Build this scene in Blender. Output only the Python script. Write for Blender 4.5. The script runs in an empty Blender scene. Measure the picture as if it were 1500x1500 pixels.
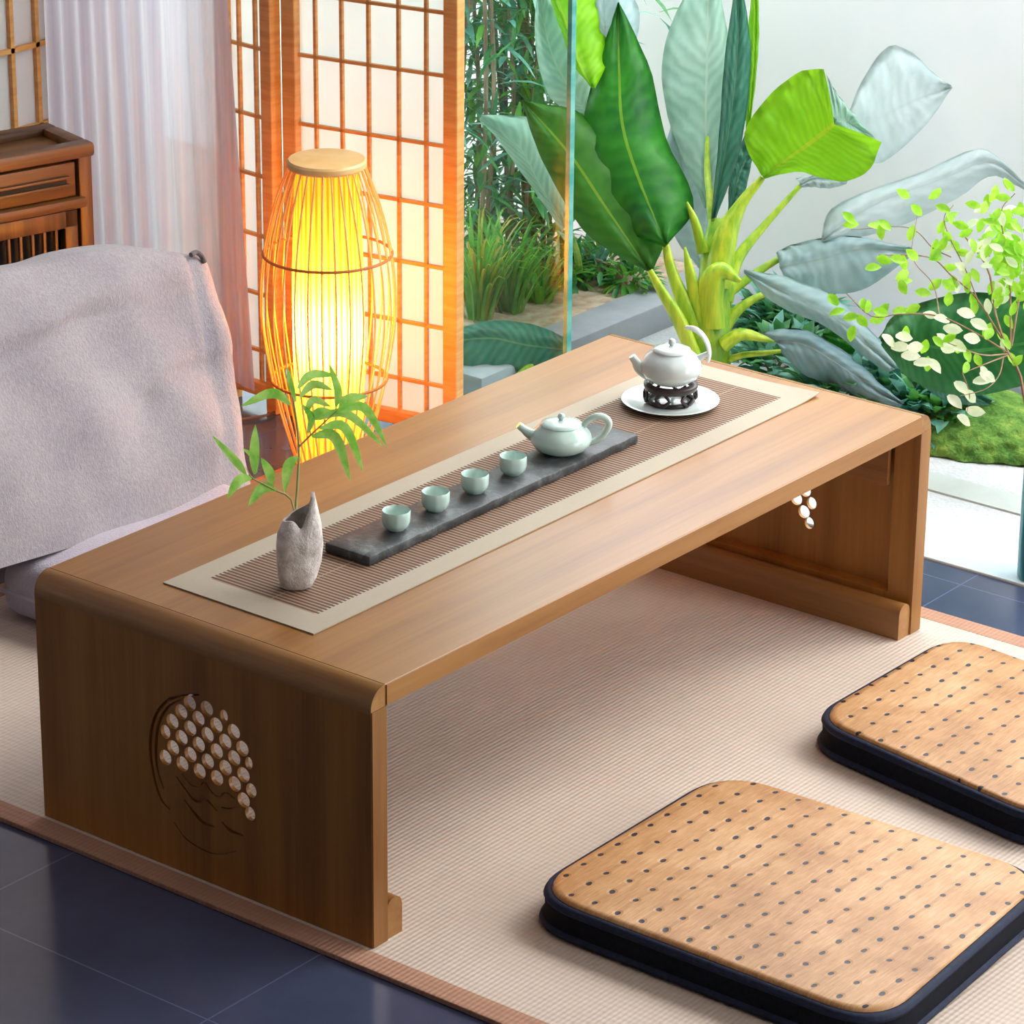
import bpy, bmesh, math, random
from mathutils import Vector, Matrix
random.seed(7)
S = bpy.context.scene
COL = S.collection
V = Vector
# ------------------------------------------------------------------ camera
CF, CPITCH, CYAW, CROLL = 4996.2, 0.380769, 0.664863, 0.0093486
CP = V((-2.36478, -2.03223, 1.74283))
FW = V((math.cos(CYAW)*math.cos(CPITCH), math.sin(CYAW)*math.cos(CPITCH), -math.sin(CPITCH)))
_r = V((math.sin(CYAW), -math.cos(CYAW), 0)); _u = _r.cross(FW)
RT = _r*math.cos(CROLL)+_u*math.sin(CROLL); UP = -_r*math.sin(CROLL)+_u*math.cos(CROLL)
cd = bpy.data.cameras.new('camera'); cam = bpy.data.objects.new('camera', cd); COL.objects.link(cam)
cd.sensor_fit = 'HORIZONTAL'; cd.sensor_width = 36; cd.lens = 36*CF/1500; cd.clip_start = .05
M3 = Matrix((RT, UP, -FW)).transposed()
cam.matrix_world = Matrix.Translation(CP) @ M3.to_4x4()
S.camera = cam
def ray(px, py): return FW*CF+RT*(px-750)+UP*(750-py)
def at(px, py, z=0.0):
    d = ray(px, py); return CP+d*((z-CP.z)/d.z)
def onx(px, py, x):
    d = ray(px, py); return CP+d*((x-CP.x)/d.x)
def ony(px, py, y):
    d = ray(px, py); return CP+d*((y-CP.y)/d.y)
def ond(px, py, D): return CP+ray(px, py)*(D/CF)
# ------------------------------------------------------------------ world, sun, lights, exposure
def lin(h):
    h = h.lstrip('#'); o = []
    for i in (0, 2, 4):
        c = int(h[i:i+2], 16)/255; o.append(c/12.92 if c <= .04045 else ((c+.055)/1.055)**2.4)
    return (*o, 1)
W = bpy.data.worlds.new('sky'); S.world = W; W.use_nodes = True
wb = W.node_tree.nodes['Background']; wb.inputs[0].default_value = (.94, .97, 1.0, 1); wb.inputs[1].default_value = 5.2
def light(name, kind, energy, color, loc, target=None, size=1, size_y=None, angle=None):
    l = bpy.data.lights.new(name, kind); l.energy = energy; l.color = color
    if kind == 'AREA':
        l.size = size
        if size_y: l.shape = 'RECTANGLE'; l.size_y = size_y
    elif kind == 'POINT': l.shadow_soft_size = size
    if angle: l.angle = angle
    o = bpy.data.objects.new(name, l); COL.objects.link(o); o.location = loc
    if target is not None: o.rotation_euler = (V(target)-V(loc)).to_track_quat('-Z', 'Y').to_euler()
    return o
light('sun', 'SUN', 1.3, (1, .95, .88), (3, -1.5, 3), (0.2, 0, 0), angle=.35)
light('added_fill_light', 'AREA', 9, (1, .93, .86), (.1, -.9, 2.2), (.3, 0, 0), size=1.4)  # unseen overhead fill, added to lift the interior; no known lamp there
S.view_settings.view_transform = 'Standard'; S.view_settings.look = 'None'
S.view_settings.exposure = 0.15; S.view_settings.gamma = 1.0; S.view_settings.use_curve_mapping = False

# ------------------------------------------------------------------ helpers
def origin(p):
    o = V((0, 0, 0))
    while p: o += V(p.location); p = p.parent
    return o
def obj(name, bm, m, parent=None, loc=None, smooth=True, local=False, angle=40):
    """bm in world coordinates; linked as one mesh whose origin is loc (or its parent's)."""
    me = bpy.data.meshes.new(name)
    off = origin(parent) if parent else (V(loc) if loc is not None else V((0, 0, 0)))
    if not local and off.length > 0: bmesh.ops.translate(bm, vec=-off, verts=bm.verts)
    bm.to_mesh(me); bm.free()
    if smooth:
        for p in me.polygons: p.use_smooth = True
        try: me.set_sharp_from_angle(angle=math.radians(angle))
        except Exception: pass
    for mm in (m if isinstance(m, (list, tuple)) else [m]): me.materials.append(mm)
    o = bpy.data.objects.new(name, me); COL.objects.link(o)
    if parent: o.parent = parent
    elif loc is not None: o.location = loc
    return o
def tag(o, label=None, cat=None, group=None, kind=None):
    for k, v in (('label', label), ('category', cat), ('group', group), ('kind', kind)):
        if v: o[k] = v
    return o
def thing(name, label, cat, loc=(0, 0, 0), group=None):
    o = bpy.data.objects.new(name, None); COL.objects.link(o); o.location = loc; o.empty_display_size = .05
    return tag(o, label, cat, group)
def B(): return bmesh.new()
def box(bm, lo, hi, bev=0, seg=2, mat=None):
    lo, hi = V(lo), V(hi); c = (lo+hi)/2; s = hi-lo
    r = bmesh.ops.create_cube(bm, size=1, matrix=Matrix.Translation(c) @ Matrix.Diagonal((*s, 1)))
    vs = r['verts']
    if bev:
        es = list({e for v in vs for e in v.link_edges})
        r2 = bmesh.ops.bevel(bm, geom=es, offset=bev, segments=seg, profile=.5, affect='EDGES')
        vs = list({v for f in r2['faces'] for v in f.verts})
    if mat is not None:
        M = mat
        allv = set(vs)
        for v in allv: v.co = M @ v.co
    return vs
def beam(bm, a, b, w, h, up=(0, 0, 1), bev=0):
    """box from a to b, w across, h along up"""
    a, b = V(a), V(b); d = b-a; L = d.length; d = d.normalized(); s = d.cross(V(up)).normalized(); u2 = s.cross(d)
    M = Matrix((d, s, u2)).transposed().to_4x4(); M.translation = (a+b)/2
    t = B(); box(t, (-L/2, -w/2, -h/2), (L/2, w/2, h/2), bev)
    t.transform(M); me = bpy.data.meshes.new('t'); t.to_mesh(me); t.free(); bm.from_mesh(me); bpy.data.meshes.remove(me)
def catmull(P, n):
    P = [V(p) for p in P]
    if len(P) < 3: return [P[0].lerp(P[-1], i/n) for i in range(n+1)]
    Q = [P[0]*2-P[1]]+P+[P[-1]*2-P[-2]]; out = []
    m = len(P)-1
    for k in range(n+1):
        t = k/n*m; i = min(int(t), m-1); t -= i
        a, b, c, d = Q[i:i+4]
        out.append(.5*((2*b)+(c-a)*t+(2*a-5*b+4*c-d)*t*t+(3*b-a-3*c+d)*t**3))
    return out
def lerpl(L, t):
    x = t*(len(L)-1); i = min(int(x), len(L)-2); return L[i]+(L[i+1]-L[i])*(x-i)
def tube(bm, P, R, n=12, seg=10, flat=1.0, up=None, cap=True, closed=False):
    pts = catmull(P, n) if n else [V(p) for p in P]
    if not isinstance(R, (list, tuple)): R = [R, R]
    N = len(pts)-1; rings = []; prev = V(up) if up else None
    for i, p in enumerate(pts):
        a = pts[max(i-1, 0)]; b = pts[min(i+1, N)]
        if closed: a = pts[(i-1) % (N)] if i == 0 else a; 
        d = (b-a).normalized() if (b-a).length > 1e-9 else V((0, 0, 1))
        if prev is None: prev = V((0, 0, 1)) if abs(d.z) < .9 else V((1, 0, 0))
        s = d.cross(prev).normalized(); u2 = s.cross(d).normalized()
        if not up: prev = u2
        r = lerpl(R, i/max(N, 1))
        rings.append([bm.verts.new(p+s*math.cos(2*math.pi*k/seg)*r+u2*math.sin(2*math.pi*k/seg)*r*flat) for k in range(seg)])
    for i in range(N):
        for k in range(seg):
            bm.faces.new((rings[i][k], rings[i][(k+1) % seg], rings[i+1][(k+1) % seg], rings[i+1][k]))
    if cap:
        bm.faces.new(rings[0][::-1]); bm.faces.new(rings[-1])
def lathe(bm, prof, c=(0, 0, 0), seg=48, fn=None, smooth_n=0):
    """prof list of (r,z). fn(angle, r, z)->(r,z)"""
    c = V(c)
    if smooth_n:
        q = catmull([(r, 0, z) for r, z in prof], smooth_n); prof = [(max(v.x, 0), v.z) for v in q]
    rings = []
    for r, z in prof:
        if r < 1e-5: rings.append([bm.verts.new(c+V((0, 0, z)))]); continue
        ring = []
        for k in range(seg):
            a = 2*math.pi*k/seg; rr, zz = (fn(a, r, z) if fn else (r, z))
            ring.append(bm.verts.new(c+V((math.cos(a)*rr, math.sin(a)*rr, zz))))
        rings.append(ring)
    for A, Bq in zip(rings, rings[1:]):
        for k in range(seg):
            k2 = (k+1) % seg
            if len(A) == 1 and len(Bq) == 1: continue
            if len(A) == 1: bm.faces.new((A[0], Bq[k2], Bq[k]))
            elif len(Bq) == 1: bm.faces.new((A[k], A[k2], Bq[0]))
            else: bm.faces.new((A[k], A[k2], Bq[k2], Bq[k]))
def leafy(bm, p, d, L, w, up=(0, 0, 1), fold=.25, droop=.2, n=4, mat=0):
    """small leaf blade"""
    d = V(d).normalized(); s = d.cross(V(up))
    if s.length < 1e-3: s = d.cross(V((1, 0, 0)))
    s.normalize(); u2 = s.cross(d).normalized(); rows = []
    for i in range(n+1):
        t = i/n; ww = w*math.sin(math.pi*min(1, .06+t*.94))**.8*(1 if i < n else 0)
        c = V(p)+d*L*t-u2*L*droop*t*t
        rows.append((bm.verts.new(c-s*ww/2+u2*ww*fold), bm.verts.new(c), bm.verts.new(c+s*ww/2+u2*ww*fold)))
    for a, b in zip(rows, rows[1:]):
        for k in (0, 1):
            f = bm.faces.new((a[k], a[k+1], b[k+1], b[k])); f.material_index = mat
# ---- materials
class NT:
    def __init__(s, name):
        s.m = bpy.data.materials.new(name); s.m.use_nodes = True; s.t = s.m.node_tree; s.t.nodes.clear()
        s.out = s.n('ShaderNodeOutputMaterial')
    def n(s, ty, **kw):
        nd = s.t.nodes.new(ty)
        for k, v in kw.items():
            if k.startswith('i_'):
                key = k[2:]; key = int(key) if key.isdigit() else key.replace('_', ' ')
                sock = nd.inputs[key]
                if isinstance(v, bpy.types.NodeSocket): s.t.links.new(v, sock)
                else: sock.default_value = v
            else: setattr(nd, k, v)
        return nd
    def math(s, op, a, b=0.0, c=0.0):
        nd = s.n('ShaderNodeMath', operation=op)
        for i, v in enumerate((a, b, c)):
            if isinstance(v, bpy.types.NodeSocket): s.t.links.new(v, nd.inputs[i])
            else: nd.inputs[i].default_value = v
        return nd.outputs[0]
    def mix(s, f, a, b, mode='MIX'):
        nd = s.n('ShaderNodeMix', data_type='RGBA', blend_type=mode)
        for i, v in ((0, f), (6, a), (7, b)):
            if isinstance(v, bpy.types.NodeSocket): s.t.links.new(v, nd.inputs[i])
            else: nd.inputs[i].default_value = v
        return nd.outputs[2]
    def coord(s, scale=(1, 1, 1), which='Object'):
        tc = s.n('ShaderNodeTexCoord'); mp = s.n('ShaderNodeMapping'); s.t.links.new(tc.outputs[which], mp.inputs[0])
        mp.inputs['Scale'].default_value = scale; return mp.outputs[0]
    def xyz(s):
        tc = s.n('ShaderNodeTexCoord'); sp = s.n('ShaderNodeSeparateXYZ'); s.t.links.new(tc.outputs['Object'], sp.inputs[0]); return sp.outputs
    def noise(s, vec, scale=5, detail=4, rough=.5, dist=0):
        nd = s.n('ShaderNodeTexNoise', i_Vector=vec, i_Scale=scale, i_Detail=detail, i_Roughness=rough, i_Distortion=dist); return nd.outputs[0]
    def ramp(s, f, stops):
        nd = s.n('ShaderNodeValToRGB', i_0=f); r = nd.color_ramp
        while len(r.elements) < len(stops): r.elements.new(.5)
        for e, (p, c) in zip(r.elements, stops): e.position = p; e.color = c
        return nd.outputs[0]
    def bump(s, h, strength=.3, dist=.002):
        return s.n('ShaderNodeBump', i_Height=h, i_Strength=strength, i_Distance=dist).outputs[0]
    def bsdf(s, color, rough=.5, spec=.5, normal=None, **kw):
        b = s.n('ShaderNodeBsdfPrincipled')
        for k, v in (('Base Color', color), ('Roughness', rough), ('Specular IOR Level', spec), ('Normal', normal)):
            if v is None: continue
            if isinstance(v, bpy.types.NodeSocket): s.t.links.new(v, b.inputs[k])
            else: b.inputs[k].default_value = v
        for k, v in kw.items(): b.inputs[k.replace('_', ' ')].default_value = v
        return b.outputs[0]
    def done(s, sh): s.t.links.new(sh, s.out.inputs[0]); return s.m
def simple(name, c1, c2=None, scale=(1, 1, 1), ns=8, rough=.5, spec=.5, bump=0, bscale=None, contrast=(.35, .65), **kw):
    t = NT(name); c2 = c2 or c1; v = t.coord(scale); f = t.noise(v, ns, 4, .55)
    col = t.ramp(f, [(contrast[0], lin(c1)), (contrast[1], lin(c2))]); nrm = None
    if bump: nrm = t.bump(t.noise(t.coord(scale), bscale or ns*6, 3), bump, .002)
    return t.done(t.bsdf(col, rough, spec, nrm, **kw))
def leafmat(name, c1, c2, trans=.45, rough=.35, ns=18, spec=.5):
    t = NT(name); f = t.noise(t.coord((1, 1, 1)), ns, 3, .6)
    col = t.ramp(f, [(.35, lin(c1)), (.65, lin(c2))])
    b = t.bsdf(col, rough, spec); tr = t.n('ShaderNodeBsdfTranslucent', i_Color=col).outputs[0]
    return t.done(t.n('ShaderNodeMixShader', i_0=trans, i_1=b, i_2=tr).outputs[0])
def bladesmat(name, c1, c2, vein, trans=.4, rough=.32, vn=26, spec=.5, stripe=.5, edge=None):
    """big leaf: UV.x across -1..1, UV.y along; lateral veins that slant towards the tip"""
    t = NT(name); uv = t.n('ShaderNodeUVMap'); sp = t.n('ShaderNodeSeparateXYZ', i_0=uv.outputs[0])
    ax = t.math('ABSOLUTE', t.math('SUBTRACT', sp.outputs[0], .5)); ax = t.math('MULTIPLY', ax, 2.0)
    ph = t.math('SUBTRACT', t.math('MULTIPLY', sp.outputs[1], vn), t.math('MULTIPLY', ax, vn*.16))
    nz = t.noise(t.coord((1, 1, 1)), 14, 3, .6)
    wv = t.math('SINE', t.math('MULTIPLY', t.math('ADD', ph, t.math('MULTIPLY', nz, 2.2)), 6.283))
    col = t.ramp(nz, [(.3, lin(c1)), (.7, lin(c2))])
    k = t.math('MULTIPLY', t.math('ADD', t.math('MULTIPLY', wv, .5), .5), stripe)
    c2n = t.mix(k, col, lin(vein)) if stripe else col
    mid = t.math('LESS_THAN', ax, .035)
    c3 = t.mix(mid, c2n, lin(edge or vein))
    nrm = t.bump(wv, .22, .0015)
    b = t.bsdf(c3, rough, spec, nrm); tr = t.n('ShaderNodeBsdfTranslucent', i_Color=c3, i_Normal=nrm).outputs[0]
    return t.done(t.n('ShaderNodeMixShader', i_0=trans, i_1=b, i_2=tr).outputs[0])
def wood(name, c1, c2, c3, axis=0, rough=.36, fine=140, spec=.5, bands=True, coat=0.0):
    t = NT(name); sc = [1, 1, 1]; 
    s1 = [fine/6]*3; s1[axis] = 1.1; s2 = [fine]*3; s2[axis] = 3.5
    f1 = t.noise(t.coord(s1), 1.0, 3, .6); f2 = t.noise(t.coord(s2), 1.0, 4, .7)
    f3 = t.noise(t.coord([2.6 if i != axis else 1.6 for i in range(3)]), 1.0, 2)
    m = t.math('ADD', t.math('MULTIPLY', f1, .50), t.math('MULTIPLY', f2, .25)); m = t.math('ADD', m, t.math('MULTIPLY', f3, .25))
    col = t.ramp(m, [(.38, lin(c1)), (.5, lin(c2)), (.64, lin(c3))])
    if bands:   # bamboo nodes: faint darker short marks across the strips
        s4 = [45]*3; s4[axis] = 7
        k = t.noise(t.coord(s4), 1.0, 1, .3)
        col = t.mix(t.math('MULTIPLY', t.math('GREATER_THAN', k, .70), .22), col, lin(c1))
    return t.done(t.bsdf(col, rough, spec, t.bump(f2, .05, .001), Coat_Weight=coat, Coat_Roughness=.22))

# ------------------------------------------------------------------ materials
m_top = wood('bamboo_top', '845626', '96662e', 'a4733a', 0, .36, spec=.3, coat=.1)
m_end = wood('bamboo_end', '87561f', 'a16c2a', 'b27e3a', 2, .42)
m_edge = wood('bamboo_edge', '7d5022', '93642f', 'a2733a', 0, .42)
m_corner = wood('bamboo_corner', '7d5427', '986c38', 'ad8450', 1, .30)
m_rail = wood('bamboo_rail', '7b5226', '946636', 'a67643', 1, .36)
m_cab = wood('cabinet_wood', '472c14', '70481f', '956a3a', 0, .4, 90, bands=False)
m_cabv = wood('cabinet_wood_upright', '472c14', '70481f', '956a3a', 2, .4, 90, bands=False)
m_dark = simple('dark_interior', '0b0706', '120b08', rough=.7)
m_screen = simple('orange_pine', 'cf8f4a', 'e0a866', (4, 4, 40), 3, .45)
m_room = simple('warm_grey_plaster', 'aea399', 'b9aea5', ns=3, rough=.9, spec=.1)
m_white = simple('white_plaster', 'eef0f4', 'f6f7f9', ns=3, rough=.8, spec=.2)

# ------------------------------------------------------------------ setting
def tiles():
    t = NT('navy_floor_tiles'); X = t.xyz()
    def seam(c, off, pitch):
        f = t.math('FRACT', t.math('DIVIDE', t.math('ADD', c, off), pitch)); f = t.math('ABSOLUTE', t.math('SUBTRACT', f, .5))
        return t.math('GREATER_THAN', f, .4972)
    pitch = .36
    g = t.math('MAXIMUM', seam(X[0], .205+pitch*10+pitch/2-pitch/2, pitch), seam(X[1], pitch*10-.042, pitch))
    nz = t.noise(t.coord((1, 1, 1)), 6, 5, .6); col = t.ramp(nz, [(.3, lin('3a425a')), (.7, lin('464f69'))])
    col = t.mix(g, col, lin('5b6484'))
    return t.done(t.bsdf(col, t.math('ADD', t.math('MULTIPLY', nz, .1), .12), .9, t.bump(g, .2, .001)))
bm = B(); box(bm, (-5.2, -4.8, -.05), (1.28, 1.83, 0)); tag(obj('floor', bm, tiles(), smooth=False), kind='structure')
bm = B(); box(bm, (-5.2, -4.6, 2.75), (1.32, 1.9, 2.85)); tag(obj('ceiling', bm, m_room, smooth=False), kind='structure')
bm = B(); box(bm, (-5.2, 1.83, 0), (1.34, 1.93, 2.75)); tag(obj('wall_back', bm, simple('lilac_wall', 'cfc6dc', 'd8d0e2', rough=.8)), kind='structure')
bm = B(); box(bm, (1.336, 1.605, .0), (1.38, 1.83, 1.55)); tag(obj('wall_right', bm, bpy.data.materials['lilac_wall']), kind='structure')
bm = B(); box(bm, (-5.3, -4.6, 0), (-5.2, 1.93, 2.75)); tag(obj('wall_left', bm, m_room), kind='structure')
bm = B(); box(bm, (-5.2, -4.7, 0), (.5, -4.6, 2.75)); tag(obj('added_front_wall', bm, m_room), kind='structure')  # unseen wall behind the camera, added to narrow the opening and darken the room
bm = B(); box(bm, (1.28, -4.6, -.05), (1.335, 1.83, .004), .002); tag(obj('trim_1', bm, simple('pale_sill', 'b9cdd6', 'c9dae0', rough=.3), smooth=False), kind='structure')
bm = B(); box(bm, (1.27, -4.6, 1.55), (1.33, 1.9, 2.75)); tag(obj('added_lintel', bm, m_white), kind='structure')  # unseen lintel over the door, added to reduce sky light indoors
# garden ground and garden wall
def gravel():
    t = NT('white_gravel'); v = t.coord((1, 1, 1)); vo = t.n('ShaderNodeTexVoronoi', i_Vector=v, i_Scale=170.0)
    nz = t.noise(v, 5, 3); base = t.ramp(nz, [(.35, lin('c2c6c7')), (.65, lin('d4d5d4'))])
    col = t.mix(t.math('MULTIPLY', vo.outputs['Distance'], .5), base, lin('a9b0b2'))
    return t.done(t.bsdf(col, .85, .2, t.bump(vo.outputs['Distance'], .6, .003)))
bm = B(); box(bm, (1.335, -4.8, -.06), (2.05, 2.6, -.002)); tag(obj('gravel_ground', bm, gravel(), smooth=False), 'raked white gravel outside the open glass door', 'gravel', kind='structure')
bm = B(); box(bm, (2.05, -4.8, -.06), (2.12, 2.6, .82)); tag(obj('wall_garden', bm, m_white, smooth=False), kind='structure')
m_stone = simple('grey_kerb_stone', '8f949c', 'a3a7ae', ns=10, rough=.75, bump=.2)
bm = B(); box(bm, (1.37, .955, -.02), (2.04, 1.03, .042), .004); tag(obj('garden_kerb', bm, m_stone, loc=(1.7, 1, 0)), 'long grey stone kerb edging the raised planting bed', 'kerb')
bm = B(); box(bm, (1.93, -.9, -.02), (2.045, .95, .03), .004); tag(obj('garden_kerb', bm, m_stone, loc=(2, 0, 0)), 'low grey stone kerb at the foot of the white garden wall', 'kerb')
bm = B(); box(bm, (1.36, 1.03, -.02), (2.045, 2.85, .035)); tag(obj('planting_soil', bm, simple('sandy_soil', 'a88d76', 'cbb8a2', ns=40, rough=.9, bump=.5), smooth=False), 'sandy soil of the raised garden bed', 'soil', kind='stuff')
bm = B(); box(bm, (1.50, -.3, -.004), (1.56, .7, .001)); obj_ = tag(obj('stepping_strip', bm, simple('grey_green_strip', 'aab4ae', 'bac3be', ns=9, rough=.8)), 'flat grey green stone strip laid in the white gravel', 'paving')

# glass sliding panel with a teal polished edge
def glassmat(name, tint, gl=.10):
    t = NT(name); fr = t.n('ShaderNodeFresnel', i_IOR=1.45)
    tr = t.n('ShaderNodeBsdfTransparent', i_Color=lin(tint)).outputs[0]; g = t.n('ShaderNodeBsdfGlossy', i_Color=(1, 1, 1, 1), i_Roughness=.02).outputs[0]
    return t.done(t.n('ShaderNodeMixShader', i_0=t.math('MULTIPLY', fr.outputs[0], gl), i_1=tr, i_2=g).outputs[0])
m_pane = glassmat('clear_pane', 'eff8f6'); m_teal = simple('teal_glass_edge', '3f9088', '6fb0a4', (2, 2, 8), 4, .15)
bm = B(); box(bm, (1.289, .742, .006), (1.297, 1.60, 1.55)); p = tag(obj('window_1', bm, m_pane, smooth=False), kind='structure')
bm = B(); box(bm, (1.288, .735, .006), (1.298, .742, 1.55)); obj('pane_edge', bm, m_teal, p, smooth=False)

# ------------------------------------------------------------------ rug
def rugmat(border=False):
    t = NT('straw_rug_border' if border else 'straw_rug'); X = t.xyz()
    nz = t.noise(t.coord((1, 1, 1)), 5, 4, .6); n2 = t.noise(t.coord((60, 260, 60)), 1, 3, .7)
    rib = t.math('SINE', t.math('MULTIPLY', t.math('ADD', X[1], t.math('MULTIPLY', n2, .0016)), 2*math.pi/.0062))
    rib2 = t.math('SINE', t.math('MULTIPLY', X[0], 2*math.pi/.009)); h = t.math('ADD', rib, t.math('MULTIPLY', rib2, .5))
    a, b, d = (('a9806a', 'bd937a', '8c6654') if border else ('c8b8aa', 'd4c5b7', 'a79384'))
    col = t.ramp(nz, [(.3, lin(a)), (.7, lin(b))])
    k = t.math('MULTIPLY', t.math('SUBTRACT', 1.0, t.math('MULTIPLY', t.math('ADD', t.math('MULTIPLY', h, .33), .5), 1.0)), .35)
    col = t.mix(k, col, lin(d))
    return t.done(t.bsdf(col, .8, .2, t.bump(h, .35, .0009)))
RX0, RX1, RY0, RY1 = -.034, 1.128, -1.35, 1.0
rug = thing('straw_rug', 'large pinkish beige woven straw rug with brown border under the low table', 'rug', (.5, 0, 0))
bm = B(); box(bm, (RX0+.03, RY0+.03, .0005), (RX1-.03, RY1-.03, .006)); obj('woven_field', bm, rugmat(), rug, smooth=False)
bm = B()
for lo, hi in (((RX0, RY0, .0005), (RX0+.03, RY1, .0066)), ((RX1-.03, RY0, .0005), (RX1, RY1, .0066)), ((RX0+.03, RY1-.03, .0005), (RX1-.03, RY1, .0066)), ((RX0+.03, RY0, .0005), (RX1-.03, RY0+.03, .0066))): box(bm, lo, hi, .001)
obj('border', bm, rugmat(True), rug, smooth=False)
RZ = .0065

# ------------------------------------------------------------------ low table
L, Wd, H, T, R = 1.065, .481, .30, .024, .022
table = thing('low_table', 'low brown bamboo table with rounded ends and carved moon openings in its end panels', 'table', (L/2, Wd/2, 0))
bm = B(); box(bm, (R, 0, H-T), (L-R, Wd, H), .0012, 1); obj('tabletop', bm, [m_top], table, smooth=False)
def corner(sx):
    bm = B(); P = []
    n = 8
    for i in range(n+1):
        a = math.pi/2*i/n; P.append((R-R*math.sin(a), H-R+R*math.cos(a)))     # outer arc from top to side
    P += [(0, H-.026), (T, H-.026), (T, H-T), (R, H-T)] if True else []
    P = [(x if sx == 0 else L-x, z) for x, z in P]
    A = [bm.verts.new((x, 0.0, z)) for x, z in P]; C = [bm.verts.new((x, Wd, z)) for x, z in P]
    k = len(P)
    for i in range(k):
        j = (i+1) % k; bm.faces.new((A[i], A[j], C[j], C[i]))
    bm.faces.new(A); bm.faces.new(C[::-1]); bmesh.ops.recalc_face_normals(bm, faces=bm.faces)
    obj('rounded_corner', bm, m_corner, table, angle=30)
corner(0); corner(1)
HOLES = [(490,250),(615,290),(740,345,.62),(427,314),(553,363),(685,412),(812,460),(363,384),(493,434),(620,482),(750,532),(875,582),(312,460,.8),(430,503),(556,553),(688,602),(815,652),(922,690,.6),
         (368,577),(495,627),(622,675),(752,723),(883,775),(312,648),(436,695),(562,748),(690,797),(820,842),(940,890,.85),(885,960),(932,1060,.8)]
def carve_cutters(x_out, d):
    """cutter solids for the moon carving: first the round openings, then each groove"""
    out = []
    def prism(bm, poly, x0, x1):
        A = [bm.verts.new((x0, y, z)) for y, z in poly]; C = [bm.verts.new((x1, y, z)) for y, z in poly]; k = len(poly)
        for i in range(k):
            j = (i+1) % k; bm.faces.new((A[i], A[j], C[j], C[i]))
        bm.faces.new(A[::-1]); bm.faces.new(C)
    bm = B()
    for h in HOLES:
        p = onx(180+h[0]/5, 980+h[1]/5, 0); s = h[2] if len(h) > 2 else 1
        prism(bm, [(p.y+.0087*s*math.cos(a), p.z+.0087*(s*.4+.6)*math.sin(a)) for a in [2*math.pi*i/20 for i in range(20)]], x_out-d*.01, x_out+d*.05)
    out.append(bm); bm = B(); pk = [(.035, .056), (.455, .056), (.455, .262), (.035, .262)]
    prism(bm, pk, x_out+d*.005, x_out+d*.06); out.append(bm)
    def groove(pts, w0, w1, depth, n=24):
        q = catmull([(0, y, z) for y, z in pts], n); Lf, Rt = [], []
        for i, p in enumerate(q):
            t = (q[min(i+1, n)]-q[max(i-1, 0)]).normalized(); nn = V((0, -t.z, t.y)); w = (w0+(w1-w0)*abs(2*i/n-1))/2
            Lf.append((p.y+nn.y*w, p.z+nn.z*w)); Rt.append((p.y-nn.y*w, p.z-nn.z*w))
        g = B(); x0, x1 = x_out-d*.004, x_out+d*depth
        ll = [[g.verts.new((x, *P)) for P in S_] for S_ in (Lf, Rt) for x in (x0, x1)]   # L0 L1 R0 R1
        L0, L1, R0, R1 = ll
        for i in range(n):
            for A, C in ((L0, L1), (L1, R1), (R1, R0), (R0, L0)): g.faces.new((A[i], A[i+1], C[i+1], C[i]))
        g.faces.new((L0[0], L1[0], R1[0], R0[0])); g.faces.new((L0[n], R0[n], R1[n], L1[n])); out.append(g)
    def px(l): return [(lambda p: (p.y, p.z))(onx(180+a/5, 980+b/5, 0)) for a, b in l]
    groove(px([(560,190),(440,195),(330,230),(245,330),(205,480),(205,640),(235,820),(285,960),(345,1030)]), .0046, .0022, .0044, 40)
    groove(px([(420,225),(330,280),(265,400),(243,550),(250,720),(300,880)]), .0046, .002, .0044, 30)
    groove(px([(375,1120),(450,1230),(560,1310),(690,1355),(830,1335)]), .0022, .0014, .002, 24)
    groove(px([(390,785),(450,870),(530,965),(600,950),(640,985),(690,1040)]), .0038, .0012, .004, 30)
    groove(px([(450,955),(520,1050),(590,1125),(670,1155)]), .0050, .0014, .0044, 20)
    groove(px([(725,1120),(790,1185),(880,1220)]), .0046, .0014, .0044, 16)
    groove(px([(430,765),(500,850),(560,860),(600,830),(650,900),(700,935),(755,905),(820,950)]), .0020, .0012, .002, 36)
    groove(px([(720,1012),(780,1022),(840,1000)]), .002, .001, .003, 24)
    for g in out: bmesh.ops.recalc_face_normals(g, faces=g.faces)
    return out
def end_panel(x0, x1, x_out, d):
    bm = B(); box(bm, (x0, .0, RZ), (x1, Wd, H-.026), .0)
    o = obj('end_panel', bm, m_end, table, smooth=False); cs = []
    for cb in carve_cutters(x_out, d):
        me = bpy.data.meshes.new('cut'); bmesh.ops.translate(cb, vec=-origin(table), verts=cb.verts); cb.to_mesh(me); cb.free()
        c = bpy.data.objects.new('cut', me); COL.objects.link(c); c.parent = table; cs.append(c)
        md = o.modifiers.new('b', 'BOOLEAN'); md.operation = 'DIFFERENCE'; md.object = c; md.solver = 'FAST'
    bpy.context.view_layer.update()
    dg = bpy.context.evaluated_depsgraph_get(); nm = bpy.data.meshes.new_from_object(o.evaluated_get(dg))
    o.modifiers.clear(); o.data = nm
    for c in cs: bpy.data.objects.remove(c)
    if not nm.materials: nm.materials.append(m_end)
end_panel(0, T, 0, 1); end_panel(L-T, L, L, -1)
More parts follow.
